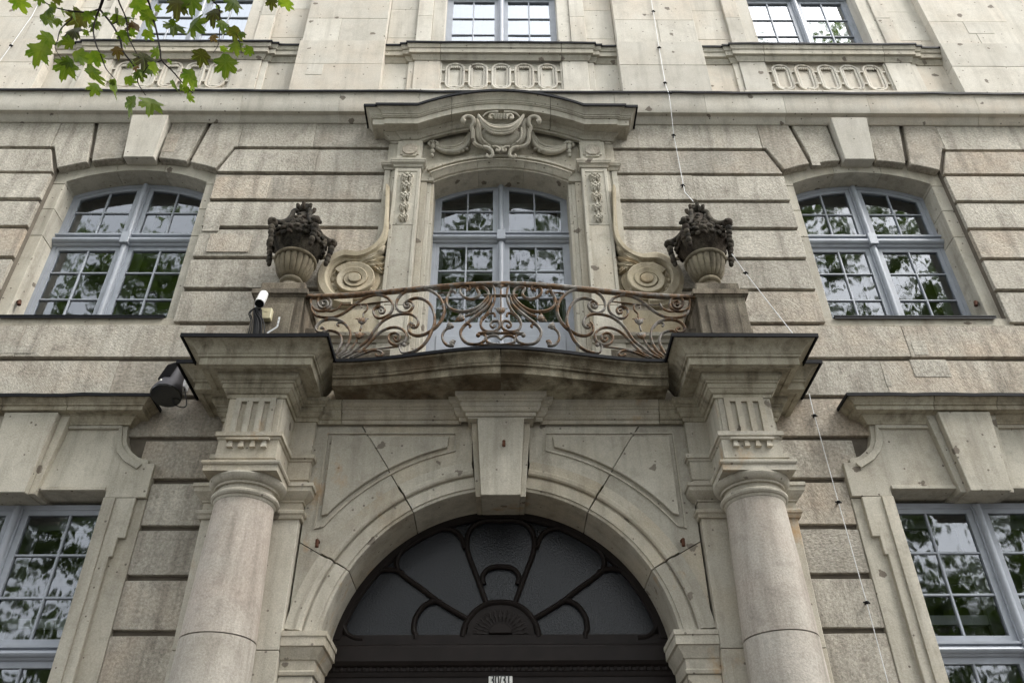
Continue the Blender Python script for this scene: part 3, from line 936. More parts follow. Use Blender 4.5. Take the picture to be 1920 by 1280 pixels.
# --- balcony window: jambs, arch, pilasters, strips, capitals, hood
zin_c = lambda x: arc_z(x, .868, 9.69, 9.935)
tyx = [-.868+1.736*i/20 for i in range(21)]
ae = part(prism([(-1.50, 9.75), (-.90, 9.75)]+[(x, zin_c(x)+.10) for x in tyx]+[(.90, 9.75), (1.50, 9.75), (1.50, 10.95), (-1.50, 10.95)], .035, .20).build('window_tympanum', 'trim'))
for d in (-1, 1):
    for z_a, z_b in ((6.40, 7.53), (7.534, 8.95), (8.954, 9.665)):
        under(prism([(d*.868, z_a), (d*1.06, z_a), (d*1.06, z_b), (d*.868, z_b)], .060, .41).build('jamb_stone', 'trim', bevel=.005), ae)
    for xa, xb, yy in ((.905, .955, .045), (.956, 1.035, .022)):
        under(MB().box(*sorted((d*xa, d*xb)), yy, .07, 6.40, 9.66).build('jamb_fascia', 'trim', bevel=.004), ae)
    # pilaster with sunk panel
    for z_a, z_b in ((6.40, 7.55), (7.554, 8.8), (8.804, 9.82)):
        under(MB().box(*sorted((d*1.036, d*1.368)), -.075, .06, z_a, z_b).build('pilaster_stone', 'trim', bevel=.004), ae)
    for xa, xb in ((1.040, 1.078), (1.326, 1.364)):
        under(MB().box(*sorted((d*xa, d*xb)), -.084, -.07, 7.15, 9.80).build('panel_border', 'trim', bevel=.003), ae)
    under(MB().box(*sorted((d*1.078, d*1.326)), -.0835, -.07, 9.745, 9.80).build('panel_border', 'trim', bevel=.003), ae)
    # outer strip with groove
    under(MB().box(*sorted((d*1.368, d*1.405)), -.03, .06, 8.3, 9.83).build('strip_stone', 'trim', bevel=.003), ae)
    under(MB().box(*sorted((d*1.435, d*1.505)), -.03, .06, 8.3, 9.83).build('strip_stone', 'trim', bevel=.003), ae)
    under(MB().box(*sorted((d*1.36, d*1.50)), -.01, .06, 8.3, 9.82).build('strip_stone', 'trim'), ae)
    # capital moulding stepping round pilaster and strip
    cpf = [(0, 9.82), (.012, 9.825), (.02, 9.86), (.045, 9.88), (.05, 9.905), (.055, 9.91), (.055, 9.94), (0, 9.945)]
    pth = [(1.505, .06), (1.505, -.03), (1.372, -.03), (1.372, -.078), (1.03, -.078), (1.03, .0)]
    pth = pth[::-1] if d > 0 else [(-x, y) for x, y in pth]
    under(sweep_plan(pth, cpf).build('capital_moulding', 'trim', sm=30), ae)
    # impost block with eight sided boss
    under(MB().box(*sorted((d*1.04, d*1.365)), -.078, .06, 9.946, 10.335).build('impost_block', 'trim', bevel=.004), ae)
    under(MB().box(*sorted((d*1.366, d*1.49)), -.03, .06, 9.946, 10.335).build('impost_block', 'trim', bevel=.004), ae)
    bx_, bz_ = d*1.20, 10.145
    oc = lambda h, c: [(bx_-h, bz_-h+c), (bx_-h+c, bz_-h+c), (bx_-h+c, bz_-h), (bx_+h-c, bz_-h), (bx_+h-c, bz_-h+c), (bx_+h, bz_-h+c), (bx_+h, bz_+h-c), (bx_+h-c, bz_+h-c), (bx_+h-c, bz_+h), (bx_-h+c, bz_+h), (bx_-h+c, bz_+h-c), (bx_-h, bz_+h-c)]
    under(prism(oc(.122, .034), -.095, -.07).build('boss_frame', 'trim', bevel=.004), ae)
    o8 = [(bx_+.105*cos(pi/8+i*pi/4), bz_+.105*sin(pi/8+i*pi/4)) for i in range(8)]
    under(prism(o8, -.112, -.09).build('boss', 'block', bevel=.006), ae)
# arch mouldings
zin_c = lambda x: arc_z(x, .868, 9.69, 9.935)
def arch_band(x0, x1, offs, prof, name, mat='trim', n=22, par=None, sm=30):
    pts = [(x0+(x1-x0)*i/n, zin_c(x0+(x1-x0)*i/n) if abs(x0+(x1-x0)*i/n) <= .868 else 9.69) for i in range(n+1)]
    return under(sweep_xz(pts, prof).build(name, mat, sm=sm), par or ae)
for xa, xb in ((-.868, -.302), (-.299, .299), (.302, .868)):
    arch_band(xa, xb, 0, [(0, .42), (0, .055), (.022, .052), (.024, .03), (.034, .018), (.062, .002), (.088, -.022), (.092, -.036), (.112, -.036), (.116, .008), (.148, .006), (.150, -.034), (.192, -.036), (.2, .05), (.2, .42)], 'arch_stone', n=12)
# springing returns
for d in (-1, 1):
    under(prism([(d*.87, 9.668), (d*1.036, 9.668), (d*1.036, 9.80), (d*1.0, 9.83), (d*.93, 9.86), (d*.87, 9.69)], .01, .40).build('springer', 'trim', bevel=.004), ae)
# hood
HW = 1.10
def hoodz(x):
    return .30*(1-(x/HW)**2) if abs(x) < HW else 0
hp = [(-1.436, .04), (-1.436, 0), (-1.28, 0), (-1.28, -.02)]
xsn = [-HW+2*HW*i/32 for i in range(33)]
hp = hp+[(-1.2, -.02)]+[(x, -.02) for x in xsn]+[(1.2, -.02)]+[(1.28, -.02), (1.28, 0), (1.436, 0), (1.436, .04)]
hprof = [(0, 10.335), (.04, 10.335), (.04, 10.372), (.058, 10.374), (.066, 10.395), (.088, 10.425), (.122, 10.445), (.125, 10.458), (.222, 10.46), (.222, 10.448), (.258, 10.446), (.262, 10.545), (.278, 10.548), (.278, 10.562), (.290, 10.565), (.290, 10.588), (.300, 10.592), (.308, 10.615), (.325, 10.645), (.352, 10.668), (.358, 10.672), (.36, 10.70), (0, 10.74)]
for piece in cut_path(hp, (-.66, .66)):
    under(sweep_plan(piece, hprof, hoodz).build('hood_cornice', 'trim', sm=22), ae)
under(sweep_plan(hp, [(0, 10.744), (.365, 10.704), (.370, 10.672), (.382, 10.672), (.382, 10.714), (0, 10.752)], hoodz).build('hood_flashing', 'flashing', sm=26), ae)

# ornaments of the balcony window
def join(lst):
    b = MB()
    for q in lst:
        b.add(q.v, q.f)
    return b
def leafblade(base, tip, width, lift, y, n=6, curl=.0):
    """a carved leaf: ridge lifted from the wall, pointed tip"""
    bx, bz = base; tx, tz = tip
    dx, dz = tx-bx, tz-bz
    L = hypot(dx, dz); nx, nz = -dz/L, dx/L
    v, f = [], []
    for i in range(n+1):
        t = i/n
        w = width*sin(pi*min(1, t*.93+.07))**.8*(1+.25*sin(t*16))
        c = curl*sin(pi*t)
        cx, cz = bx+dx*t+nx*c, bz+dz*t+nz*c
        h = lift*sin(pi*(t*.8+.12))
        v += [(cx-nx*w, y+.002, cz-nz*w), (cx-nx*w*.5, y-h*.75, cz-nz*w*.5), (cx, y-h*.55, cz), (cx+nx*w*.5, y-h*.75, cz+nz*w*.5), (cx+nx*w, y+.002, cz+nz*w)]
    for i in range(n):
        for j in range(4):
            a = i*5+j
            f.append((a, a+1, a+6, a+5))
    return MB().add(v, f)
def husk(x, z, s, y):
    q = []
    for a, ln, z_o in ((-1.5, .62, .30), (1.5, .62, .30), (-1.0, .85, .36), (1.0, .85, .36), (-.5, 1.0, .30), (.5, 1.0, .30), (0, 1.0, .30), (-2.3, .5, .2), (2.3, .5, .2)):
        q.append(leafblade((x+sin(a)*s*.05, z+s*z_o), (x+sin(a)*s*.56*ln, z+s*z_o-cos(a)*s*.80*ln), s*.19, s*.34, y, curl=.10*s*(1 if a > 0 else -1)))
    for dx, dz, r_ in ((-.17, .12, .13), (.17, .12, .13), (0, .34, .15), (0, .02, .12), (-.3, .3, .09), (.3, .3, .09)):
        q.append(blob((x+dx*s, y-s*.2, z+s*dz), s*r_, 1, .9, 1.15, 7, 4))
    return join(q)
for d in (-1, 1):
    fd = None
    for i, (z, s_) in enumerate(((9.60, .175), (9.45, .165), (9.27, .15), (9.08, .14), (8.90, .135))):
        hk = husk(d*1.20, z, s_, -.076)
        under(hk.build('husk_drop', 'trim', sm=50), ae)
    under(tube([(d*1.20, -.085, 9.6), (d*1.20, -.085, 8.85)], .012, 6).build('husk_stem', 'trim'), ae)
# cartouche
yt = .03
def cyl_path(pts, r, y, per=5, seg=7):
    return tube([(p.x, y if not callable(y) else y(p), p.y) for p in catmull([Vector((a, b)) for a, b in pts], per)], r, seg)
# pixel tracing of the cartouche (zoom window 840,190 scale 5.12) on the plane just in front of the tympanum
def CY(y):
    return float(np.interp(y, [100, 180, 330, 430, 540], [-.285, -.265, -.19, -.14, -.10]))
def CZ(x, y, Y=None):
    return PW(840+x/5.12, 190+y/5.12, CY(y) if Y is None else Y)
car = []
cx0, cz0 = CZ(510, 320)
wl_, _ = CZ(315, 320); wr_, _ = CZ(705, 320)
_, zt_ = CZ(510, 170); _, zb_ = CZ(510, 425)
ell = []
nn = 28
v = [(cx0, -.215, (zt_+zb_)/2)]
for ring, (fr_, yy) in enumerate(((.45, -.21), (.8, -.195), (1, -.16), (1.0, .04))):
    for i in range(nn):
        a = 2*pi*i/nn
        v.append((cx0+(wr_-wl_)/2*fr_*cos(a), yy-.03*sin(a), (zt_+zb_)/2+(zt_-zb_)/2*fr_*sin(a)))
f = [(0, 1+i, 1+(i+1) % nn) for i in range(nn)]
for r_ in range(3):
    for i in range(nn):
        a = 1+r_*nn+i; b_ = 1+r_*nn+(i+1) % nn
        f.append((a, a+nn, b_+nn, b_))
cart = under(MB().add(v, f).build('cartouche', 'trim', sm=60), B)
def sym_tube(pts, r, dY, name, flat=1.0, per=5, taper=None, plane=None):
    """traced bar, dY in front of the leaning cartouche plane (or on a given plane)"""
    for d in (1, -1):
        pp = []
        for x, y in pts:
            Y = plane if plane is not None else CY(y)+dY
            X, Z = CZ(x, y, Y)
            X -= CZ(508, y, Y)[0]
            pp.append((X*d, Y, Z))
        P = catmull(pp, per)
        n = len(P)
        rr = [r*(taper(i/(n-1)) if taper else 1) for i in range(n)]
        under(tube(P, rr, 8, flat).build(name, 'trim', sm=60), cart)
tp = lambda t: .6+.6*sin(pi*t)
# broad fluted side volutes: a fat outer band, an inner rim, then the scroll eyes
sym_tube([(165, 205), (145, 195), (150, 165), (190, 150), (235, 165), (245, 215), (225, 255), (240, 300), (245, 380), (275, 420), (330, 440)], .034, .02, 'side_scroll', 1.2, taper=lambda t: 1.05-.35*t)
sym_tube([(270, 180), (290, 240), (285, 290), (295, 350), (330, 400), (380, 425), (410, 450)], .036, .04, 'fluted_rim', 1.2, taper=lambda t: .8+.4*sin(pi*t))
sym_tube([(315, 250), (312, 310), (325, 360), (360, 400)], .013, -.005, 'oval_rim')
sym_tube([(335, 440), (385, 450), (420, 480), (425, 520), (395, 540), (370, 525), (378, 508)], .024, .0, 'foot_scroll', taper=lambda t: 1.2-.5*t)
sym_tube([(425, 440), (450, 435), (480, 445), (495, 465), (485, 480), (465, 475), (468, 460)], .018, -.01, 'foot_curl')
sym_tube([(500, 440), (510, 480), (508, 500)], .026, .02, 'foot_drop')
# crest
sym_tube([(330, 150), (370, 115), (430, 105), (480, 108)], .022, .03, 'crest_band', taper=lambda t: .5+.6*t)
sym_tube([(420, 150), (412, 168), (398, 160), (400, 138), (425, 128), (450, 145)], .018, -.01, 'crest_scroll')
for k in range(5):
    X, Z = CZ(508+(k-2)*26, 148)
    under(tube([(X, -.255, Z+.06), (X, -.295, Z+.01), (X, -.27, Z-.05)], [.018, .028, .016], 8).build('crest_roll', 'trim', sm=60), cart)
# drapery over the shield
for k, (dy, r_) in enumerate(((0, .026), (26, .022), (48, .018), (-22, .016))):
    pts = [(290, 150+dy*.25), (340, 215+dy*.7), (410, 265+dy), (508, 282+dy), (606, 265+dy), (676, 215+dy*.7), (726, 150+dy*.25)]
    P = catmull([(CZ(a, b_)[0], CY(b_)-.03, CZ(a, b_)[1]) for a, b_ in pts], 5)
    n = len(P)
    under(tube(P, [r_*(.7+.5*sin(pi*i/(n-1))) for i in range(n)], 7, .9).build('drapery_fold', 'trim', sm=60), cart)
# side festoons and tassels
for pts, r_ in (([(205, 280), (195, 340), (165, 410), (110, 450), (40, 465), (-40, 455), (-115, 425)], .024), ([(215, 300), (205, 380), (165, 440), (100, 478), (20, 490), (-60, 475), (-115, 445)], .03), ([(180, 330), (140, 400), (60, 435), (-20, 440), (-100, 420)], .018)):
    sym_tube(pts, r_, .0, 'festoon', 1.1, plane=-.02, taper=lambda t: .75+.45*sin(pi*t))
for x_, y_ in ((180, 470), (140, 488), (95, 500), (45, 503), (-5, 500), (-50, 488)):
    for d in (-1, 1):
        X, Z = CZ(x_, y_, 0); X -= CZ(508, y_, 0)[0]
        under(blob((d*X, -.02, Z), .032, 1, .8, .7, 8, 5).build('festoon_lobe', 'trim', sm=60), cart)
for d in (-1, 1):
    X, Z = CZ(1160, 425, 0); X -= CZ(508, 425, 0)[0]
    q = [blob((d*X+.055*cos(a), -.005, Z+.045*sin(a)+.02), .026, 1, .9, 1, 7, 4) for a in np.linspace(-.6, pi+.6, 9)]
    q += [blob((d*X, -.03, Z-.06), .035, 1, .8, 1.6, 8, 5), blob((d*X, -.025, Z-.15), .032, 1, .8, 1.3, 8, 5), blob((d*X, -.02, Z-.22), .025, 1, .8, 1.3, 8, 5), blob((d*X, -.03, Z+.02), .03, 1, 1, 1, 8, 5)]
    under(join(q).build('tassel', 'trim', sm=60), cart)

# --- scroll buttresses beside the balcony window
def V2(x, y, Y=-.06):
    return PW(580+x/9.144, 420+y/9.144, Y)
for d in (-1, 1):
    # outer S band
    band = [(1345, -620), (1342, -400), (1338, -220), (1330, -60), (1320, 120), (1270, 290), (1160, 430), (1010, 530), (850, 580), (720, 575), (600, 570), (470, 620), (340, 720), (265, 860), (250, 1000), (290, 1130), (400, 1260), (560, 1330), (740, 1340)]
    P = [V2(a, b_) for a, b_ in band]
    P = catmull([Vector((p[0] if d < 0 else -p[0], p[1])) for p in P], 5)
    n = len(P)
    wd = [(.32+.68*min(1, max(0, i/n-.14)/.4)) for i in range(n)]
    sg = 1
    pr = [(-.075*sg, .06), (-.075*sg, -.10), (-.055*sg, -.13), (.02*sg, -.125), (.045*sg, -.09), (.075*sg, -.08), (.078*sg, .06)]
    vb = under(sweep_xz([(p.x, p.y) for p in P], pr, w=wd).build('scroll_buttress', 'buttress', sm=35), B)
    # back plate
    pl = [V2(a, b_) for a, b_ in ((1330, -60), (1320, 120), (1270, 290), (1160, 430), (1010, 530), (850, 580), (600, 580), (470, 640), (340, 740), (280, 870), (270, 1000), (300, 1130), (420, 1270), (700, 1340), (1000, 1330), (1330, 1300))]
    under(prism([(p[0] if d < 0 else -p[0], p[1]) for p in pl], -.03, .05).build('back_plate', 'buttress', fix=True), vb)
    # spiral: raised disc with a band winding in to the eye
    cx_, cz_ = V2(770, 975)
    mir = 1 if d < 0 else -1
    if d > 0: cx_ = -cx_
    disc = [(cx_+.30*cos(a), cz_+.27*sin(a)) for a in np.linspace(0, 2*pi, 40)[:-1]]
    under(prism(disc, -.055, -.02).build('spiral_ground', 'buttress'), vb)
    sp_, wd = [], []
    for i in range(80):
        t = i/79
        a = radians(150)-t*radians(800)
        r_ = .175*(1-t)**.85+.05
        sp_.append((cx_+mir*r_*cos(a), cz_+r_*.94*sin(a)))
        wd.append(.86-.36*t)
    pr = [(-.052, -.02), (-.052, -.098), (-.046, -.108), (.040, -.124), (.052, -.118), (.054, -.02)]
    if mir < 0: pr = [(-a_, y_) for a_, y_ in pr]
    under(sweep_xz(sp_, pr, w=wd).build('spiral', 'buttress', sm=25), vb)
    eye = [(cx_+mir*.01+.075*cos(a), cz_+.068*sin(a)) for a in np.linspace(0, 2*pi, 24)[:-1]]
    under(prism(eye, -.135, -.04).build('spiral_eye', 'buttress', bevel=.008), vb)
    # acanthus leaves between pilaster and scroll
    for k, (bx_, bz_, tx_, tz_, w_) in enumerate(((820, 690, 1290, 460, .030), (880, 700, 1300, 560, .032), (960, 720, 1290, 680, .035), (1060, 720, 1280, 780, .03), (1180, 740, 1270, 850, .025), (1120, 560, 1310, 370, .02), (620, 690, 760, 690, .03))):
        p0, p1 = V2(bx_, bz_), V2(tx_, tz_)
        if d > 0: p0, p1 = (-p0[0], p0[1]), (-p1[0], p1[1])
        under(leafblade(p0, p1, w_*1.5, .10, -.045, n=8, curl=.02*d).build('acanthus_leaf', 'buttress', sm=50), vb)
    # beads following the inner curve
    for (bx_, bz_) in ((520, 790), (440, 860), (400, 960), (400, 1060), (440, 1110), (1030, 1110), (1050, 1030), (1030, 960)):
        p0 = V2(bx_, bz_)
        under(blob((p0[0] if d < 0 else -p0[0], -.05, p0[1]), .030, 1, .9, 1.2, 8, 5).build('bead', 'buttress', sm=60), vb)
    # dado under the scroll
    dd = under(MB().box(*sorted((d*1.0, d*2.06)), -.06, .05, 6.40, 7.02).build('dado', 'portal', bevel=.005), B)
    under(sweep_plan([(1.0, -.06), (1.62, -.06), (1.62, -.06+.0001), (2.06, -.06)] if d > 0 else [(-2.06, -.06), (-1.0, -.06)], [(0, 7.02), (.02, 7.02), (.03, 7.06), (.07, 7.08), (.08, 7.12), (0, 7.14)]).build('dado_cap', 'portal', sm=30), dd)
    under(MB().box(*sorted((d*1.2, d*1.9)), -.078, -.058, 6.5, 6.93).build('dado_panel', 'pedestal', bevel=.006), dd)
    under(MB().box(*sorted((d*1.0, d*2.06)), -.05, .05, 7.142, 7.50).build('dado_upper', 'buttress', bevel=.005), dd)

# ------------------------------------------------------------------ portal
XP = 2.325
# pilasters
for d in (-1, 1):
    pil = None
    for z_a, z_b in ((0, 2.3), (2.304, 3.683), (3.689, 4.87)):
        o = MB().box(*sorted((d*1.865, d*2.765)), -.26, .049, z_a, z_b).build('pilaster' if pil is None else 'pilaster_stone', 'portal', bevel=.005)
        if pil is None:
            pil = part(o)
        else:
            under(o, pil)
    pf = [(0, 4.862), (.02, 4.865), (.028, 4.88), (.028, 4.895), (.045, 4.91), (.048, 4.935), (.03, 4.948), (.005, 4.955), (.005, 5.025), (.02, 5.03), (.02, 5.045), (.035, 5.055), (.07, 5.085), (.085, 5.105), (.09, 5.11), (.09, 5.15), (.105, 5.155), (.105, 5.19), (0, 5.2)]
    pth = [(1.862, -.10), (1.862, -.262), (2.768, -.262), (2.768, .04)]
    pth = pth if d > 0 else [(-x, y) for x, y in pth][::-1]
    under(sweep_plan(pth, pf).build('pilaster_capital', 'portal', sm=30), pil)
    # column: drums, necking, capital
    cx_, cy_ = d*XP, -.45
    rr = lambda z: .325-.0085*max(0, z-1.6)-.0085*max(0, z-2.4)**2*.85 if z < 5 else .26
    rad = lambda z: float(np.interp(z, [.6, 2.0, 3.0, 3.69, 4.3, 4.9], [.335, .332, .322, .308, .287, .262]))
    col = None
    for z_a, z_b in ((.75, 2.2), (2.206, 3.685), (3.691, 4.885)):
        zz = [z_a+(z_b-z_a)*i/10 for i in range(11)]
        pr = [(rad(z_a)-.006, z_a)]+[(rad(z), min(max(z, z_a+.004), z_b-.004)) for z in zz]+[(rad(z_b)-.006, z_b)]
        o = lathe(pr, cx_, cy_, 56).build('column' if col is None else 'column_drum', 'shaft', sm=40)
        if col is None: col = part(o)
        else: under(o, col)
    cp_ = [(.255, 4.88), (.266, 4.882), (.273, 4.892), (.276, 4.905), (.29, 4.91), (.302, 4.925), (.304, 4.942), (.294, 4.956), (.268, 4.962), (.262, 4.968), (.262, 5.008), (.288, 5.010), (.290, 5.030), (.302, 5.032), (.318, 5.042), (.336, 5.062), (.345, 5.084), (.343, 5.099), (.30, 5.108)]
    under(lathe(cp_, cx_, cy_, 64).build('capital', 'portal', sm=28), col)
    ab = sweep_plan([(cx_-.33, cy_+.33), (cx_-.33, cy_-.33), (cx_+.33, cy_-.33), (cx_+.33, cy_+.33)], [(-.2, 5.1), (0, 5.1), (0, 5.155), (.012, 5.16), (.02, 5.175), (.02, 5.195), (-.2, 5.2)], cap=False)
    under(ab.build('abacus', 'portal', sm=20), col)
    under(lathe([(.40, .45), (.42, .5), (.42, .58), (.38, .62), (.36, .66), (.38, .70), (.38, .74), (.33, .78)], cx_, cy_, 48).build('base', 'portal', sm=40), col)
    under(MB().box(cx_-.45, cx_+.45, cy_-.45, -.262, 0, .452).build('plinth', 'portal', bevel=.01), col)

# entablature (architrave, frieze, bed mould, cornice) breaking forward over each column
ent = part(MB().box(-2.75, 2.75, -.175, .049, 5.905, 6.34).build('entablature', 'portal'))
arch_p = [(-.02, 5.196), (.0, 5.197), (.0, 5.262), (.012, 5.265), (.012, 5.452), (.02, 5.455), (.026, 5.462), (.026, 5.478), (.045, 5.482), (.045, 5.525), (.0, 5.53), (.0, 5.905), (-.02, 5.906)]
bed_p = [(0, 5.905), (.018, 5.905), (.018, 5.945), (.035, 5.95), (.05, 5.965), (.06, 5.985), (.07, 5.99), (.07, 6.035), (.085, 6.04), (.085, 6.06), (.10, 6.065), (.12, 6.085), (.125, 6.105), (.125, 6.128), (-.1, 6.129)]
cor_p = [(-.1, 6.130), (.20, 6.130), (.20, 6.118), (.225, 6.116), (.225, 6.125), (.262, 6.125), (.265, 6.13), (.265, 6.20), (.285, 6.206), (.285, 6.228), (.295, 6.234), (.305, 6.25), (.325, 6.285), (.36, 6.315), (.40, 6.33), (.41, 6.335), (.41, 6.352), (-.1, 6.37)]
fl_p = [(-.1, 6.374), (.418, 6.356), (.422, 6.326), (.436, 6.326), (.436, 6.366), (-.1, 6.384)]
for d in (-1, 1):
    base = [(1.845, -.17), (1.845, -.255), (2.062, -.255), (2.062, -.69), (2.588, -.69), (2.588, -.255), (2.762, -.255), (2.762, .04)]
    pth = base if d > 0 else [(-x, y) for x, y in base][::-1]
    under(sweep_plan(pth, arch_p).build('frieze', 'portal', sm=25), ent)
    bp2 = [(1.60, -.205), (1.845, -.205)]+base[1:]
    bp2 = bp2 if d > 0 else [(-x, y) for x, y in bp2][::-1]
    under(sweep_plan(bp2, bed_p).build('bed_moulding', 'cornice_stone', sm=25), ent)
    # corona: outer part round the column block, down to the slab edge on the inner side
    cb = [(2.062, -.24), (2.062, -.69), (2.588, -.69), (2.588, -.255), (2.762, -.255), (2.762, .04)]
    cb = cb if d > 0 else [(-x, y) for x, y in cb][::-1]
    under(sweep_plan(cb, cor_p).build('cornice', 'cornice_stone', sm=25), ent)
    under(sweep_plan(wavy(cb, .2, .003), fl_p, wz).build('cornice_flashing', 'flashing', sm=25), ent)
    under(MB().box(*sorted((d*2.05, d*2.60)), -.70, .04, 6.10, 6.36).build('cornice_core', 'cornice_stone'), ent)
    # triglyph plate with three rounded flutes, regula and drops
    x0 = d*XP
    tri = MB()
    for k in range(4):
        tri.box(x0-.19+k*.109, x0-.19+k*.109+.053, -.722, -.69, 5.532, 5.900)
    tri.box(x0-.19, x0+.19, -.7215, -.69, 5.86, 5.8995)
    for k in range(3):
        cxk = x0-.19+.053+k*.109+.028
        pts = [(cxk-.028, 5.861), (cxk+.028, 5.861)]+[(cxk+.028*cos(a), 5.835+.0*sin(a)-.0+(.026*(1-abs(cos(a)))) if False else 5.861-.026*(abs(cos(a)))) for a in [pi*i/8 for i in range(9)]]
    under(tri.build('triglyph', 'portal', bevel=0), ent)
    for e_ in (-.218, .218):
        under(MB().box(x0+e_-.027, x0+e_+.027, -.706, -.69, 5.532, 5.898).build('triglyph_margin', 'portal', bevel=.003), ent)
    under(MB().box(x0-.20, x0+.20, -.752, -.70, 5.432, 5.456).build('regula', 'portal', bevel=.003), ent)
    for k in range(4):
        gx = x0-.20+.045+k*.103
        under(MB().add([(gx-.016, -.728, 5.432), (gx+.016, -.728, 5.432), (gx+.016, -.70, 5.432), (gx-.016, -.70, 5.432), (gx-.026, -.742, 5.365), (gx+.026, -.742, 5.365), (gx+.026, -.70, 5.365), (gx-.026, -.70, 5.365)], [(0, 1, 2, 3), (4, 7, 6, 5), (0, 4, 5, 1), (1, 5, 6, 2), (3, 2, 6, 7), (0, 3, 7, 4)]).build('drop', 'portal'), ent)
# bed moulding across the middle, stepping forward round the keystone
mid = [(-1.593, -.205), (-.40, -.205), (-.40, -.26), (-.33, -.26), (-.33, -.36), (.33, -.36), (.33, -.26), (.40, -.26), (.40, -.205), (1.593, -.205)]
under(sweep_plan(mid, bed_p).build('bed_moulding', 'portal', sm=25), ent)
under(MB().box(-.325, .325, -.355, -.17, 5.89, 6.128).build('keystone_head', 'portal'), ent)
# balcony slab with a bowed front
def slab_y(x):
    ax = abs(x)
    t = min(1, ax/1.6)
    return -.913+.225*(t*t*(3-2*t))**.95
sx = [-1.66+3.32*i/48 for i in range(49)]
slab_prof = [(.0, 6.128), (.012, 6.128), (.014, 6.205), (.038, 6.208), (.040, 6.232), (.048, 6.236), (.052, 6.262), (.070, 6.288), (.100, 6.304), (.114, 6.308), (.12, 6.315), (.12, 6.352)]
pth = [(x, slab_y(x)+.12) for x in sx]
n = len(pth)
for xa, xb in ((0, 24), (24, 48)):
    pp = list(pth[xa:xb+1])
    if xa: pp[0] = (.002, pp[0][1])
    else: pp[-1] = (-.002, pp[-1][1])
    q = sweep_plan(pp, slab_prof, cap=False)
    k = len(slab_prof)
    m_ = len(pp)
    o = len(q.v)
    q.v += [(x, -.16, 6.128) for x, y in pp]+[(x, -.16, 6.352) for x, y in pp]
    for i in range(m_-1):
        q.f.append((i*k, (i+1)*k, o+i+1, o+i)); q.f.append((i*k+k-1, o+m_+i, o+m_+i+1, (i+1)*k+k-1))
    for i in (0, m_-1):
        q.f.append(tuple(i*k+j for j in range(k))+(o+m_+i, o+i))
    under(q.build('balcony_slab', 'stained', sm=28), ent)
under(MB().box(-.03, .03, -.77, -.165, 6.138, 6.348).build('slab_joint', 'mortar'), ent)
under(sweep_plan([(x, slab_y(x)) for x in sx], [(-.5, 6.372), (.004, 6.356), (.008, 6.330), (.020, 6.330), (.020, 6.364), (-.5, 6.384)]).build('slab_flashing', 'flashing', sm=28), ent)

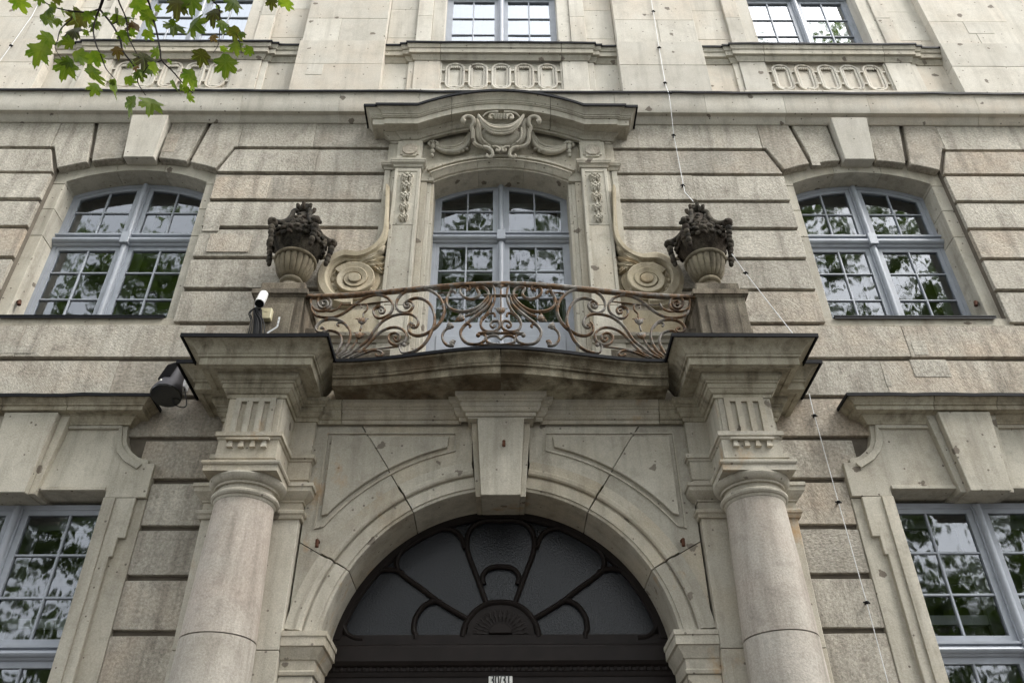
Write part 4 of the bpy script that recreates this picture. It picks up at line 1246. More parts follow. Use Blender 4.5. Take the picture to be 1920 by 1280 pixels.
# arch: voussoirs with moulded archivolt, spandrel stones and raised panels, keystone
ZA, RI, RE = 3.63, 1.57, 1.895
ar = part(MB().box(-1.86, -1.60, -.10, .35, 3.9, 5.9).box(1.60, 1.86, -.10, .35, 3.9, 5.9).box(-1.6, 1.6, -.10, .30, 5.55, 5.9).build('arch', 'mortar', fix=False))
def apt(a, r): return (r*cos(a), ZA+r*sin(a))
joints = [radians(7.5), radians(29.5), radians(58.5), radians(81.55)]
apr = [(0, .34), (0, -.172), (.004, -.178), (.030, -.180), (.032, -.196), (.135, -.202), (.137, -.180), (.160, -.178), (.163, -.212), (.176, -.224), (.205, -.228), (.224, -.222), (.228, -.200), (.316, -.196), (.322, -.10), (.322, .34)]
for d in (-1, 1):
    for a0, a1 in zip(joints[:-1], joints[1:]):
        n = 12
        pts = [apt(a0+.003+(a1-a0-.006)*i/n, RI) for i in range(n+1)]
        pts = [(x*d, z) for x, z in pts]
        pr = [(-a if d > 0 else a, y) for a, y in apr]
        under(sweep_xz(pts, pr).build('voussoir', 'portal', sm=25), ar)
    # spandrel stones between archivolt and entablature
    lims = joints
    def edge(a):
        x, z = cos(a), sin(a)
        t = min(1.845/max(x, 1e-6), (5.905-ZA)/max(z, 1e-6))
        return (x*t, ZA+z*t)
    corner = atan2(5.905-ZA, 1.845)
    for a0, a1 in zip(lims[:-1], lims[1:]):
        if a0 < .2:
            pass
        n = 10
        inn = [apt(a0+.0022+(a1-a0-.0044)*i/n, RE-.012) for i in range(n+1)]
        e0, e1 = edge(a0+.0022), (edge(a1-.0022) if a1 < 1.4 else (.285, 5.905))
        out = [e1]
        if a0 < corner < a1: out.append((1.845, 5.905))
        out.append(e0)
        poly = []
        for x, z in inn+out:
            x = min(x, 1.846)
            if not poly or hypot(x-poly[-1][0], z-poly[-1][1]) > .004: poly.append((x, z))
        if len(poly) < 3: continue
        try:
            under(prism([(x*d, z) for x, z in poly], -.178, -.09).build('spandrel_stone', 'portal', bevel=.0), ar)
        except Exception as e_:
            print('spandrel', e_)
    # raised panel following the arch, in two stones, with a fillet round it
    RP = 2.085
    jt = joints[2]
    jx_ = lambda z: (z-ZA)/math.tan(jt)
    pa = [(jx_(5.765)+.003, 5.765), (1.675, 5.765), (1.675, 4.925)]+[apt(radians(t), RP) for t in np.linspace(38.9, math.degrees(jt)-.09, 12)]
    pb = [(.515, 5.765), (jx_(5.765)-.003, 5.765)]+[apt(radians(t), RP) for t in np.linspace(math.degrees(jt)+.09, 75.3, 10)]
    for poly in (pa, pb):
        under(prism([(x*d, z) for x, z in poly], -.218, -.17).build('spandrel_panel', 'portal', bevel=.004), ar)
    out_ = [apt(radians(t), RP-.045) for t in np.linspace(36.0, 77.2, 26)]+[(.455, 5.815), (1.725, 5.815), (1.725, 4.80)]
    out_ = [(x*d, z) for x, z in out_]
    q = sweep_xz(out_, [(-.008, -.17), (-.008, -.196), (.008, -.196), (.008, -.17)], closed=True)
    under(q.build('panel_fillet', 'portal'), ar)
    # impost moulding and jamb pier
    ip = [(0, 3.50), (.012, 3.505), (.02, 3.53), (.005, 3.545), (.005, 3.62), (.02, 3.63), (.03, 3.66), (.06, 3.70), (.065, 3.72), (.085, 3.725), (.085, 3.80), (.095, 3.805), (.095, 3.845), (0, 3.85)]
    pth = [(1.575, .33), (1.575, -.175), (1.862, -.175)]
    pth = pth if d > 0 else [(-x, y) for x, y in pth][::-1]
    under(sweep_plan(pth, ip).build('impost', 'portal', sm=28), ar)
    for z_a, z_b in ((0, 1.8), (1.804, 3.498)):
        under(MB().box(*sorted((d*1.577, d*1.862)), -.172, .33, z_a, z_b).build('jamb_stone', 'portal', bevel=.005), ar)
    under(MB().box(*sorted((d*1.58, d*1.862)), -.15, .33, 3.5, 3.86).build('jamb_stone', 'portal'), ar)
    # iron stubs left in the arch
    under(tube([(d*1.672, -.19, 4.67), (d*1.672, -.25, 4.665), (d*1.667, -.255, 4.60)], .018, 6).build('iron_stub', 'rust'), ar)
ks = MB()
ks.add([(-.185, -.36, 5.06), (.185, -.36, 5.06), (.185, .33, 5.17), (-.185, .33, 5.17), (-.232, -.36, 5.89), (.232, -.36, 5.89), (.232, .0, 5.89), (-.232, .0, 5.89)],
       [(0, 3, 2, 1), (4, 5, 6, 7), (0, 1, 5, 4), (1, 2, 6, 5), (2, 3, 7, 6), (3, 0, 4, 7)])
under(ks.build('keystone', 'portal', bevel=.006), ar)
for d in (-1, 1):
    q = MB()
    q.add([(d*.186, -.27, 5.085), (d*.235, -.27, 5.085), (d*.235, .33, 5.17), (d*.186, .33, 5.17), (d*.233, -.27, 5.888), (d*.292, -.27, 5.888), (d*.292, .0, 5.888), (d*.233, .0, 5.888)],
          [(0, 3, 2, 1), (4, 5, 6, 7), (0, 1, 5, 4), (1, 2, 6, 5), (2, 3, 7, 6), (3, 0, 4, 7)])
    under(q.build('keystone_side', 'portal', bevel=.004), ar)
under(tube([(.03, -.355, 5.60), (.03, -.41, 5.60), (.03, -.415, 5.545)], .018, 6).build('iron_stub', 'rust'), ar)

# --- door with fanlight
YD = .33
door = part(MB().box(-1.60, 1.60, YD+.02, YD+.09, 2.75, 3.62).box(-1.60, -1.45, YD-.01, YD+.09, 0, 2.748).box(1.45, 1.60, YD-.01, YD+.09, 0, 2.748).box(-1.449, -.004, YD+.03, YD+.08, 0, 2.748).box(.004, 1.449, YD+.03, YD+.08, 0, 2.748).build('door', 'door', fix=False))
under(sweep_plan([(-1.6, YD+.02), (1.6, YD+.02)], [(0, 3.62), (.01, 3.62), (.015, 3.63), (.02, 3.66), (.03, 3.665), (.03, 3.695), (.06, 3.71), (.075, 3.735), (.08, 3.74), (.08, 3.862), (.06, 3.868), (.055, 3.885), (.03, 3.90), (.03, 3.985), (0, 3.99)]).build('door_transom', 'door', sm=28), door)
for i in range(46):          # carved egg band under the transom
    x = -1.5+3.0*i/45
    under(blob((x, YD-.012, 3.682), .024, .85, .5, 1.1, 7, 4).build('egg', 'door', sm=60), door)
# outer ring of the fanlight and glass
rf = [apt(a, 1.60) for a in np.linspace(radians(12), radians(168), 40)]
under(sweep_xz(rf, [(.0, YD-.02), (.085, YD-.02), (.10, YD), (.10, YD+.06), (.0, YD+.06)]).build('fanlight_ring', 'door', sm=30), door)
gp = [apt(a, 1.59) for a in np.linspace(radians(13), radians(167), 40)]
gl = prism([(1.55, 3.94)]+gp+[(-1.55, 3.94)], YD+.035, YD+.045)
fg = under(gl.build('fanlight_glass', 'fan_glass'), door)
def W(x, y):
    return PW(640+x/2.84375, 830+y/2.84375, YD)
XM = W(850, 700)[0]
def tracery(pts, r=.026, name='tracery_bar', both=True, per=6):
    P = [W(x, y) for x, y in pts]
    P = [(a-XM, b_) for a, b_ in P]
    for d in ((1, -1) if both else (1,)):
        C = catmull([Vector((a*d, b_)) for a, b_ in P], per)
        under(tube([(q.x, YD+.012, q.y) for q in C], r, 8, 1.3).build(name, 'door', sm=50), door)
tracery([(850, 412), (770, 412), (705, 440), (672, 500), (675, 580), (715, 690), (775, 855)])
tracery([(760, 752), (752, 716), (768, 682), (800, 662), (850, 656)])
tracery([(660, 560), (640, 505), (600, 465), (530, 455), (440, 480), (350, 540), (300, 610), (300, 670), (345, 715), (430, 775), (520, 845), (610, 900), (680, 940)])
tracery([(330, 690), (260, 672), (180, 690), (100, 760), (40, 860), (12, 950), (25, 1010), (70, 1040), (115, 1045)])
tracery([(535, 848), (490, 842), (435, 870), (395, 930), (386, 990), (396, 1020), (396, 1045)])
tracery([(645, 1032), (665, 960), (720, 890), (785, 855), (850, 846)], .03)
# shell
shell = under(lathe([(.0, 0), (.31, 0), (.31, .03), (.0, .03)], 0, 0, 24, a0=0, a1=pi).build('shell', 'door'), door)
shell.data.transform(Matrix.Translation((0, YD+.03, 3.992)) @ Matrix.Rotation(radians(90), 4, 'X'))
for i in range(15):
    a = radians(6+168*i/14)
    p0, p1 = (.105*cos(a), 3.992+.098*sin(a)), (.29*cos(a), 3.992+.255*sin(a))
    under(leafblade(p0, p1, .034, .03, YD+.012, n=6).build('shell_rib', 'door', sm=50), door)
hubp = [(.11*cos(a), 3.992+.095*sin(a)) for a in np.linspace(0, pi, 14)]
under(prism(hubp, YD-.035, YD+.02).build('shell_hub', 'door', bevel=.006), door)
# dark hall behind the glass
# ------------------------------------------------------------------ house number plate
hx, hz = PW(937, 1258, .33)
pl = thing('house_number_plate', (0, YD+.02, hz), 'small white enamel plate reading 30/31 above the door', 'sign')
under(MB().box(-.107, .107, YD+.008, YD+.019, hz-.165, hz).build('plate', 'white', bevel=.003), pl)
tc = bpy.data.curves.new('number_text', 'FONT')
tc.body = '30/31'; tc.size = .140; tc.align_x = 'CENTER'; tc.extrude = .0015; tc.offset = .0035
to = bpy.data.objects.new('tmp', tc); COL.objects.link(to)
bpy.context.view_layer.update()
me = bpy.data.meshes.new_from_object(to.evaluated_get(bpy.context.evaluated_depsgraph_get()))
bpy.data.objects.remove(to)
me.transform(Matrix.Translation((0, YD+.006, hz-.119)) @ Matrix.Rotation(radians(90), 4, 'X') @ Matrix.Scale(.58, 4, (1, 0, 0)))
me.materials.clear()
under(link('numerals', me, 'letter'), pl)

# ------------------------------------------------------------------ pedestals on the balcony (part of the building) and urns
for d in (-1, 1):
    x0 = d*XP
    pd = part(MB().box(x0-.255, x0+.255, -.645, .02, 6.37, 7.205).build('pedestal', 'pedestal', bevel=.006))
    under(MB().box(x0-.36, x0+.36, -.40, .02, 6.37, 6.98).build('pedestal_back', 'pedestal', bevel=.006), pd)
    under(MB().box(x0-.17, x0+.17, -.665, -.64, 6.55, 7.10).build('pedestal_panel', 'pedestal', bevel=.01), pd)
    pth = [(x0-.255, .0), (x0-.255, -.645), (x0+.255, -.645), (x0+.255, .0)]
    under(sweep_plan(pth, [(-.2, 7.195), (.0, 7.195), (.012, 7.205), (.02, 7.22), (.038, 7.225), (.038, 7.285), (.02, 7.295), (-.2, 7.30)]).build('pedestal_cap', 'pedestal', sm=25), pd)
    under(MB().box(x0-.235, x0+.235, -.615, -.06, 7.298, 7.43).build('pedestal_top', 'pedestal', bevel=.01), pd)
    side = 'security camera' if d < 0 else 'lightning rod wire'
    u = thing('stone_urn', (x0, -.36, 7.43), 'weathered stone urn with fluted bowl on the balcony pedestal beside the ' + side, 'urn', 'stone urns on the balcony pedestals')
    cy = -.36
    z = lambda t: 7.43+t
    L_ = lambda pr, nm, mt, seg=44, mod=None: under(lathe([(r_, z(t_)) for r_, t_ in pr], x0, cy, seg, mod=mod).build(nm, mt, sm=45), u)
    L_([(.0, 0), (.205, 0), (.205, .025), (.195, .045), (.165, .065), (.125, .085), (.105, .11), (.10, .15)], 'foot', 'pedestal')
    L_([(.095, .14), (.10, .165), (.118, .175), (.128, .19), (.128, .21), (.118, .228), (.10, .235), (.095, .25)], 'stem_ring', 'urn_bowl')
    bp_u = [(.09+.125*(sin(t*pi/2))**.8, .245+.245*(1-cos(t*pi/2))**.85) for t in np.linspace(0, 1, 12)]
    L_(bp_u, 'bowl', 'urn_bowl', 144, lambda a, zz: .90+.10*abs(cos(a*9))**.35)
    L_([(.20, .488), (.222, .49), (.236, .502), (.238, .522), (.226, .538), (.20, .545), (.17, .56)], 'bowl_rim', 'urn_bowl')
    nzf = lambda a, zz: 1+.035*sin(a*7+zz*20)+.03*sin(a*13-zz*31)
    L_([(.165, .55), (.20, .60), (.245, .67), (.285, .74), (.305, .80), (.30, .835), (.268, .86), (.232, .90), (.20, .95), (.17, 1.01), (.143, 1.08), (.115, 1.15), (.09, 1.21), (.06, 1.25), (0, 1.26)], 'body', 'sooty', 56, nzf)
    # garland: overlapping laurel leaves sagging round the shoulder
    rl = random.Random(31)
    for k in range(22):
        a = 2*pi*k/22
        for row in range(2):
            r_ = .302-.012*row; zz = .82-.065*row-.035*abs(sin(a*2.5))
            a2 = a+rl.uniform(-.05, .05)+.04*row
            rot_ = Matrix.Rotation(a2+pi/2, 3, 'Z') @ Matrix.Rotation(rl.uniform(-1.0, 1.0), 3, 'Y')
            under(blob((x0+r_*cos(a2), cy+r_*sin(a2), z(zz)), .036, rl.uniform(1.1, 1.6), .6, rl.uniform(.5, .9), 7, 4, rot_).build('garland_leaf', 'sooty', sm=60), u)
    # overlapping scales on the bell-shaped lid
    for row, (r_, t_) in enumerate(((.262, .87), (.228, .915), (.20, .965), (.172, 1.02), (.147, 1.08), (.12, 1.14))):
        nk = 15-row-(row > 2)
        for k in range(nk):
            a = 2*pi*(k+.5*(row % 2))/nk
            rot_ = Matrix.Rotation(a, 3, 'Z') @ Matrix.Rotation(.55, 3, 'Y')
            under(blob((x0+r_*cos(a), cy+r_*sin(a), z(t_)), .040-.002*row, .55, .95, .80, 7, 4, rot_).build('lid_scale', 'sooty', sm=60), u)
    # S straps from the knob to projecting corner scrolls
    for a in [radians(q_) for q_ in ((-50, -135, 15, 165, 90) if d < 0 else (-130, -45, 15, 165, 90))]:
        ca, sa = cos(a), sin(a)
        P = catmull([Vector((x0+r_*ca, cy+r_*sa, z(t_))) for r_, t_ in ((.085, 1.23), (.115, 1.25), (.145, 1.21), (.155, 1.13), (.19, 1.04), (.24, .97), (.295, .93), (.335, .915), (.355, .88), (.338, .85), (.31, .86), (.318, .885), (.332, .88))], 5)
        n_ = len(P)
        under(tube(P, [.020+.012*sin(pi*min(1, i/(n_*.80))) for i in range(n_)], 8).build('strap_scroll', 'sooty', sm=60), u)
        ro_ = Matrix.Rotation(a, 3, 'Z')
        under(blob((x0+.365*ca, cy+.365*sa, z(.885)), .062, 1, .75, 1, 12, 8, ro_).build('corner_volute', 'sooty', sm=60), u)
        under(blob((x0+.375*ca-.045*sa, cy+.375*sa+.045*ca, z(.885)), .026, 1, 1, 1, 8, 5).build('volute_eye', 'sooty', sm=60), u)
        under(blob((x0+.375*ca+.045*sa, cy+.375*sa-.045*ca, z(.885)), .026, 1, 1, 1, 8, 5).build('volute_eye', 'sooty', sm=60), u)
        for t_, r_, s_ in ((.80, .365, .045), (.74, .36, .040), (.68, .35, .036), (.62, .345, .040), (.565, .335, .032)):
            under(blob((x0+r_*ca, cy+r_*sa, z(t_)), s_, .9, .9, 1.25, 8, 5).build('pendant_fruit', 'sooty', sm=60), u)
    # flame knob
    L_([(.05, 1.25), (.075, 1.27), (.085, 1.305), (.08, 1.335), (.065, 1.35), (.07, 1.365), (.062, 1.39), (.035, 1.405), (0, 1.408)], 'knob', 'sooty', 20, lambda a, zz: 1+.08*sin(a*5))
    for a in (0, pi/2, pi, 3*pi/2, pi/4*5, pi/4*7):
        under(tube(catmull([(x0+.07*cos(a), cy+.07*sin(a), z(1.28)), (x0+.105*cos(a), cy+.105*sin(a), z(1.315)), (x0+.10*cos(a), cy+.10*sin(a), z(1.345)), (x0+.125*cos(a), cy+.125*sin(a), z(1.335))], 3), [.022]*9+[.012], 7).build('flame_leaf', 'sooty', sm=60), u)

# ------------------------------------------------------------------ wrought iron balcony railing
def rail_y(x):
    ax = min(abs(x), 2.06)
    t = ax/2.06
    return -.83+.215*(t*t*(3-2*t))
def RW(x, y):
    """zoom pixel (window 560,500 scale 4.923) to a point on the bowed railing"""
    px, py = 560+x/4.923, 500+y/4.923
    Y = -.75
    for _ in range(6):
        X, Z = PW(px, py, Y)
        Y = rail_y(X)
    return X, Z
RX0 = RW(1871, 400)[0]
rail = thing('balcony_railing', (0, -.83, 6.38), 'rusty wrought iron railing of scrolls bowed across the balcony', 'railing')
hx_ = [-2.07+4.14*i/60 for i in range(61)]
ZR = 7.235
hr = MB()
prh = [(-.028, ZR-.03), (.028, ZR-.03), (.034, ZR-.012), (.026, ZR+.006), (0, ZR+.014), (-.026, ZR+.006), (-.034, ZR-.012), (-.028, ZR-.03)]
under(sweep_plan([(x, rail_y(x)) for x in hx_], prh).build('handrail', 'iron', sm=40), rail)
def bar(pts, r=.0105, name='scroll', both=True, per=5, taper=.75):
    P = [RW(a, b_) for a, b_ in pts]
    P = [(a-RX0, b_) for a, b_ in P]
    for d in ((1, -1) if both else (1,)):
        C = catmull([Vector((a*d, b_)) for a, b_ in P], per)
        n = len(C)
        rr = [1.38*r*(taper+(1-taper)*sin(pi*min(1, .15+.85*i/(n-1))))+0 for i in range(n)]
        under(tube([(q.x, rail_y(q.x), q.y) for q in C], rr, 6, 1.5).build(name, 'iron', sm=60), rail)
bar([(245, 350), (228, 352), (222, 330), (245, 315), (275, 335), (270, 372), (228, 385), (190, 360), (185, 305), (225, 275), (280, 290), (305, 330), (290, 380), (235, 410), (165, 400), (120, 350), (125, 290), (170, 265)])
bar([(120, 360), (135, 420), (190, 460), (310, 468), (400, 440), (470, 395), (530, 348), (590, 302), (660, 272), (740, 260), (815, 282), (862, 325), (875, 375), (850, 430), (800, 465), (745, 475), (705, 450), (695, 405), (722, 372), (768, 368), (798, 395), (785, 428), (755, 425), (748, 402), (765, 395)])
bar([(400, 335), (370, 382), (310, 410), (250, 408)], .008)
bar([(365, 825), (420, 775), (465, 705), (482, 620), (455, 550), (400, 503), (320, 485), (240, 495), (185, 530), (163, 570), (185, 602), (225, 605), (245, 582), (225, 560), (205, 572)])
bar([(455, 562), (425, 525), (388, 513), (360, 533), (376, 548)], .009)
bar([(345, 805), (385, 742), (402, 680), (380, 622), (335, 597), (280, 590), (243, 610)])
bar([(372, 838), (450, 795), (515, 725), (545, 672)], .009)
bar([(585, 545), (572, 590)], .009)
bar([(600, 465), (602, 432), (632, 400), (640, 365), (615, 345), (580, 355), (588, 378)], .007)
bar([(400, 845), (490, 800), (570, 735), (640, 640), (690, 590)][:3]+[(640, 680), (700, 592), (770, 512), (860, 458), (960, 435), (1040, 440), (1095, 475), (1110, 522), (1085, 560), (1048, 558), (1046, 530), (1066, 525)])
bar([(470, 842), (560, 800), (620, 742), (690, 668), (760, 602), (840, 566), (910, 560), (970, 585), (1000, 632), (985, 690), (930, 722), (870, 715), (835, 672), (845, 630), (890, 610), (935, 630), (938, 670), (908, 688), (884, 662), (902, 645)])
bar([(1062, 540), (1045, 512), (1018, 548), (1025, 602), (1080, 635), (1150, 630), (1230, 590), (1290, 540), (1338, 462), (1350, 380), (1310, 290), (1230, 225), (1130, 200), (1030, 215), (950, 260), (908, 325), (915, 390), (970, 425), (1020, 415), (1060, 370), (1050, 330), (1010, 315)][1:], .0115)
bar([(965, 800), (1055, 785), (1130, 745), (1190, 680), (1230, 600), (1260, 520), (1255, 440), (1225, 360), (1165, 305), (1090, 290), (1020, 312), (980, 345), (988, 375), (1015, 375), (1025, 350), (1005, 338)], .0115)
bar([(980, 725), (955, 705), (938, 745), (955, 790), (985, 790)], .009)
bar([(500, 792), (700, 762), (940, 735)], .007)
bar([(400, 350), (560, 350), (700, 335), (850, 318)], .006)
bar([(500, 842), (600, 802), (690, 772), (750, 778), (782, 802), (760, 828), (722, 820), (716, 804)], .009)
bar([(1450, 240), (1430, 224), (1400, 240), (1372, 300), (1380, 360), (1430, 400), (1520, 416), (1610, 400), (1680, 360), (1738, 300), (1757, 250), (1738, 212), (1692, 190), (1650, 205), (1672, 245), (1656, 280), (1600, 300), (1540, 285), (1502, 250), (1495, 212), (1525, 190), (1562, 205), (1555, 228)], .0115)
bar([(1582, 215), (1586, 190), (1550, 160), (1480, 155), (1425, 185), (1402, 225)])
bar([(1330, 375), (1350, 330), (1400, 235)][::-1], .008)
bar([(1290, 245), (1400, 235)], .008)
bar([(1757, 265), (1750, 310), (1695, 375), (1620, 430), (1540, 460)])
bar([(1790, 262), (1770, 330), (1735, 380), (1650, 452), (1572, 512), (1520, 562), (1498, 612), (1520, 672), (1572, 710), (1650, 716), (1712, 690), (1732, 642), (1705, 622)], .0115)
bar([(1500, 600), (1525, 555), (1562, 530), (1592, 545), (1580, 562)], .009)
bar([(1450, 690), (1425, 685), (1408, 708), (1430, 728), (1380, 725), (1342, 690), (1330, 640), (1352, 592), (1392, 562)], .0105)
bar([(1740, 155), (1785, 165), (1810, 210), (1815, 280), (1798, 350), (1750, 430), (1702, 480), (1685, 540), (1720, 590), (1790, 600), (1842, 580), (1862, 545), (1845, 505), (1795, 508), (1775, 540), (1798, 562), (1818, 545)], .0105)
bar([(1818, 460), (1810, 435), (1780, 428), (1740, 450), (1702, 492)], .009)
bar([(1740, 155), (1790, 145), (1835, 165), (1870, 150)], .009)
bar([(1871, 150), (1871, 560)], .0095, both=False)
bar([(1715, 268), (1871, 268)], .014)
bar([(1660, 618), (1760, 612), (1871, 612)], .013)
bar([(1738, 662), (1775, 640), (1830, 640), (1871, 672)], .010)
bar([(1738, 662), (1748, 698), (1800, 714), (1871, 718)], .010)
bar([(1600, 722), (1750, 720), (1871, 720)], .007)
bar([(1350, 380), (1362, 350)], .009)
# balls, buds and flowers
def knob(x, y, r, name='ball', sz=1.):
    X, Z = RW(x, y); X -= RX0
    for d in (1, -1):
        under(blob((X*d, rail_y(X), Z), r, 1, 1, sz, 10, 6).build(name, 'iron', sm=60), rail)
for x, y, r in ((238, 345, .016), (765, 400, .015), (228, 568, .016), (1062, 540, .020), (1008, 348, .018), (978, 720, .022), (900, 652, .016), (722, 812, .017), (1580, 205, .016), (1450, 240, .017), (1425, 700, .026), (1585, 552, .014), (1662, 632, .024), (1812, 545, .016), (1815, 455, .014), (368, 545, .012)):
    knob(x, y, r)
def flower(x, y, s, rot, both=True):
    X, Z = RW(x, y); X -= RX0
    for d in ((1, -1) if both else (1,)):
        R_ = Matrix.Rotation(rot*d, 3, 'Y')
        q = []
        yy = rail_y(X)
        C0 = Vector((X*d, yy, Z))
        for a in np.linspace(-1, 1, 5):
            P = []
            for t in np.linspace(0, 1, 6):
                w = a*s*(.35+.55*t**1.6)+a*s*.25*(t > .85)
                P.append(C0 + R_ @ Vector((w, -s*.35*cos(a*1.2)*(1-t*.3), s*(t*1.05-.35)-.18*s*abs(a)*(t > .85))))
            q.append(tube(P, [s*.20, s*.26, s*.27, s*.22, s*.14, s*.05], 6))
        q.append(blob(tuple(C0 + R_ @ Vector((0, -.1*s, -.35*s))), s*.42, 1, 1, .8, 8, 5))
        under(join(q).build('flower', 'iron', sm=60), rail)
flower(590, 505, .062, 0); flower(565, 640, .060, .15); flower(1500, 480, .060, -1.1); flower(1402, 552, .055, -1.35)
flower(1871, 410, .062, 0, False); flower(1871, 180, .05, 0, False)

# ------------------------------------------------------------------ security camera, junction box, cables, bracket on the left pedestal ledge
cv = thing('security_camera', (-2.46, -.86, 6.39), 'white bullet security camera on black bracket at the left pedestal', 'camera')
yc = -.86
cx1, cz1 = PW(490, 560, yc)
body = tube([(cx1-.010, yc+.07, cz1+.115), (cx1-.004, yc+.03, cz1+.04), (cx1+.004, yc-.03, cz1-.075)], [.046, .048, .048], 20)
under(body.build('camera_body', 'white', sm=40), cv)
under(tube([(cx1+.004, yc-.0302, cz1-.0755), (cx1+.006, yc-.041, cz1-.096)], [.050, .050], 20).build('camera_hood', 'white', sm=40), cv)
under(tube([(cx1+.006, yc-.0412, cz1-.0964), (cx1+.0062, yc-.043, cz1-.100)], .044, 20).build('lens', 'lamp_glass', sm=40), cv)
under(tube([(cx1-.03, yc+.06, cz1+.03), (cx1-.05, yc+.05, cz1-.05), (cx1-.03, yc+.06, cz1-.12)], .022, 10).build('camera_joint', 'zinc', sm=40), cv)
under(tube(catmull([(cx1-.035, yc+.06, cz1-.10), (cx1-.01, yc+.05, cz1-.22), (cx1+.01, yc+.05, cz1-.36), (cx1+.02, yc+.06, 6.385)], 5), .045, 8).build('bracket_arm', 'black', sm=40), cv)
for k in range(5):
    dx = (-.07, -.05, .02, .06, .09)[k]
    under(tube(catmull([(cx1-.03, yc+.04, cz1-.06), (cx1-.05+dx*.6, yc+.0, cz1-.18), (cx1+dx*.8, yc+.01, cz1-.30), (cx1+dx*1.3+.02, yc+.03, 6.385)], 6), .006, 6).build('cable', 'black', sm=40), cv)
jx, jz = PW(500, 592, -.68)
jb = thing('junction_box', (jx, -.68, jz), 'small ivory junction box behind the security camera', 'junction box')
under(MB().box(jx-.06, jx+.06, -.735, -.667, jz-.075, jz+.065).build('housing', 'ivory', bevel=.008), jb)
under(tube([(jx, -.735, jz+.03), (jx, -.739, jz+.03)], .02, 14).build('knockout', 'ivory', sm=40), jb)
mbx, mbz = PW(518, 605, -.68)
bk = thing('metal_bracket', (mbx, -.70, mbz), 'bent perforated metal strip on the left pedestal', 'bracket')
bp_ = [PW(500, 622, -.72), (PW(519, 610, -.72)), (PW(524, 594, -.70))]
mb = MB()
for i in range(2):
    (xa, za), (xb, zb) = bp_[i], bp_[i+1]
    L = hypot(xb-xa, zb-za); nx_, nz_ = -(zb-za)/L*.009, (xb-xa)/L*.009
    v = [(xa+nx_, -.70, za+nz_), (xb+nx_, -.70, zb+nz_), (xb-nx_, -.70, zb-nz_), (xa-nx_, -.70, za-nz_)]
    mb.add(v+[(a, b_+.003, c) for a, b_, c in v], [(0, 1, 2, 3), (7, 6, 5, 4), (0, 4, 5, 1), (1, 5, 6, 2), (2, 6, 7, 3), (3, 7, 4, 0)])
under(mb.build('strip', 'zinc'), bk)
for t in (.3, .7):
    (xa, za), (xb, zb) = bp_[1], bp_[2]
    under(tube([(xa+(xb-xa)*t, -.7005, za+(zb-za)*t), (xa+(xb-xa)*t, -.703, za+(zb-za)*t)], .005, 8).build('slot', 'black'), bk)

# ------------------------------------------------------------------ floodlight under the cornice
fl0 = Vector((PW(335, 690, -.22)[0], -.22, PW(335, 690, -.22)[1]))
fl1 = Vector((PW(311, 741, -.36)[0], -.36, PW(311, 741, -.36)[1]))
fl = thing('floodlight', tuple(fl0), 'dark ribbed conical floodlight hung left of the portal cornice', 'floodlight')
axis = (fl1-fl0)
P = [fl0+axis*t for t in (0, .02, .5, .8, .93, 1.0)]
under(tube(P, [.06, .085, .105, .135, .152, .155], 28).build('housing', 'fins', sm=40), fl)
an = axis.normalized()
under(tube([fl1+an*.001, fl1+an*.012], [.152, .146], 28).build('lens', 'lamp_glass', sm=40), fl)
ref = Vector((-.35, -1, .35)); ref = (ref-an*ref.dot(an)).normalized(); sd2 = an.cross(ref)
for k in range(9):
    o_ = (k-4)*.016
    q0 = fl0+an*.02+ref*(.082)+sd2*o_; q1 = fl0+axis*.68+ref*(.118)+sd2*o_
    under(tube([q0, q1], .0045, 4, 3.0).build('cooling_fin', 'black'), fl)
under(tube([fl0+axis*.8+ref*.132, fl0+axis*.86+ref*.142], .016, 4).build('badge', 'white'), fl)
px_, pz_ = PW(345, 722, -.05)
under(MB().box(px_-.05, px_+.04, -.12, -.012, pz_-.06, pz_+.07).build('mount_plate', 'zinc', bevel=.004), fl)
under(tube(catmull([fl0+axis*.9+Vector((.1, .05, 0)), Vector((px_-.02, -.1, pz_-.05)), Vector((px_, -.03, pz_-.02))], 5), .012, 8).build('yoke', 'fins'), fl)
under(tube(catmull([fl1+Vector((.05, .02, 0)), fl1+Vector((.10, .06, -.08)), fl1+Vector((.16, .16, -.02)), Vector((px_, -.05, pz_))], 6), .006, 6).build('cable', 'black'), fl)

# ------------------------------------------------------------------ lightning conductor wires with clamps
def wire(name, pts, clamps, label, r=.0042):
    P3 = []
    for px, py, Y in pts:
        X, Z = PW(px, py, Y); P3.append(Vector((X, Y, Z)))
    t = thing(name, tuple(P3[-1]), label, 'wire', 'lightning conductor wires')
    under(tube(P3, r, 8).build('rod', 'zinc', sm=40), t)
    for px, py, Y, Yw in clamps:
        X, Z = PW(px, py, Y)
        q = join([tube([(X, Y-.012, Z), (X, Yw, Z)], .009, 8), blob((X, Y-.006, Z), .02, 1.1, .9, .8, 10, 6), tube([(X-.03, Y, Z+.004), (X+.03, Y, Z-.004)], .008, 6)])
        under(q.build('clamp', 'black', sm=40), t)
    return t
wire('lightning_wire', [(1212, -60, -.145), (1222, 5, -.145), (1235, 86, -.17), (1248, 160, -.175), (1254, 175, -.24), (1258, 205, -.23), (1263, 252, -.04), (1280, 340, -.03), (1284, 360, -.06), (1300, 378, -.30)],
     [(1225, 22, -.148, -.12), (1236, 90, -.171, -.15), (1247, 156, -.175, -.15), (1256, 175, -.24, -.2), (1263, 254, -.04, .0), (1280, 348, -.035, 0)], 'thin metal wire running down the upper facade to the right urn')
wire('lightning_wire', [(1372, 476, -.30), (1398, 512, -.33), (1487, 626, -.62)], [(1398, 512, -.33, -.31)], 'short slanting metal wire from the right urn to the cornice')
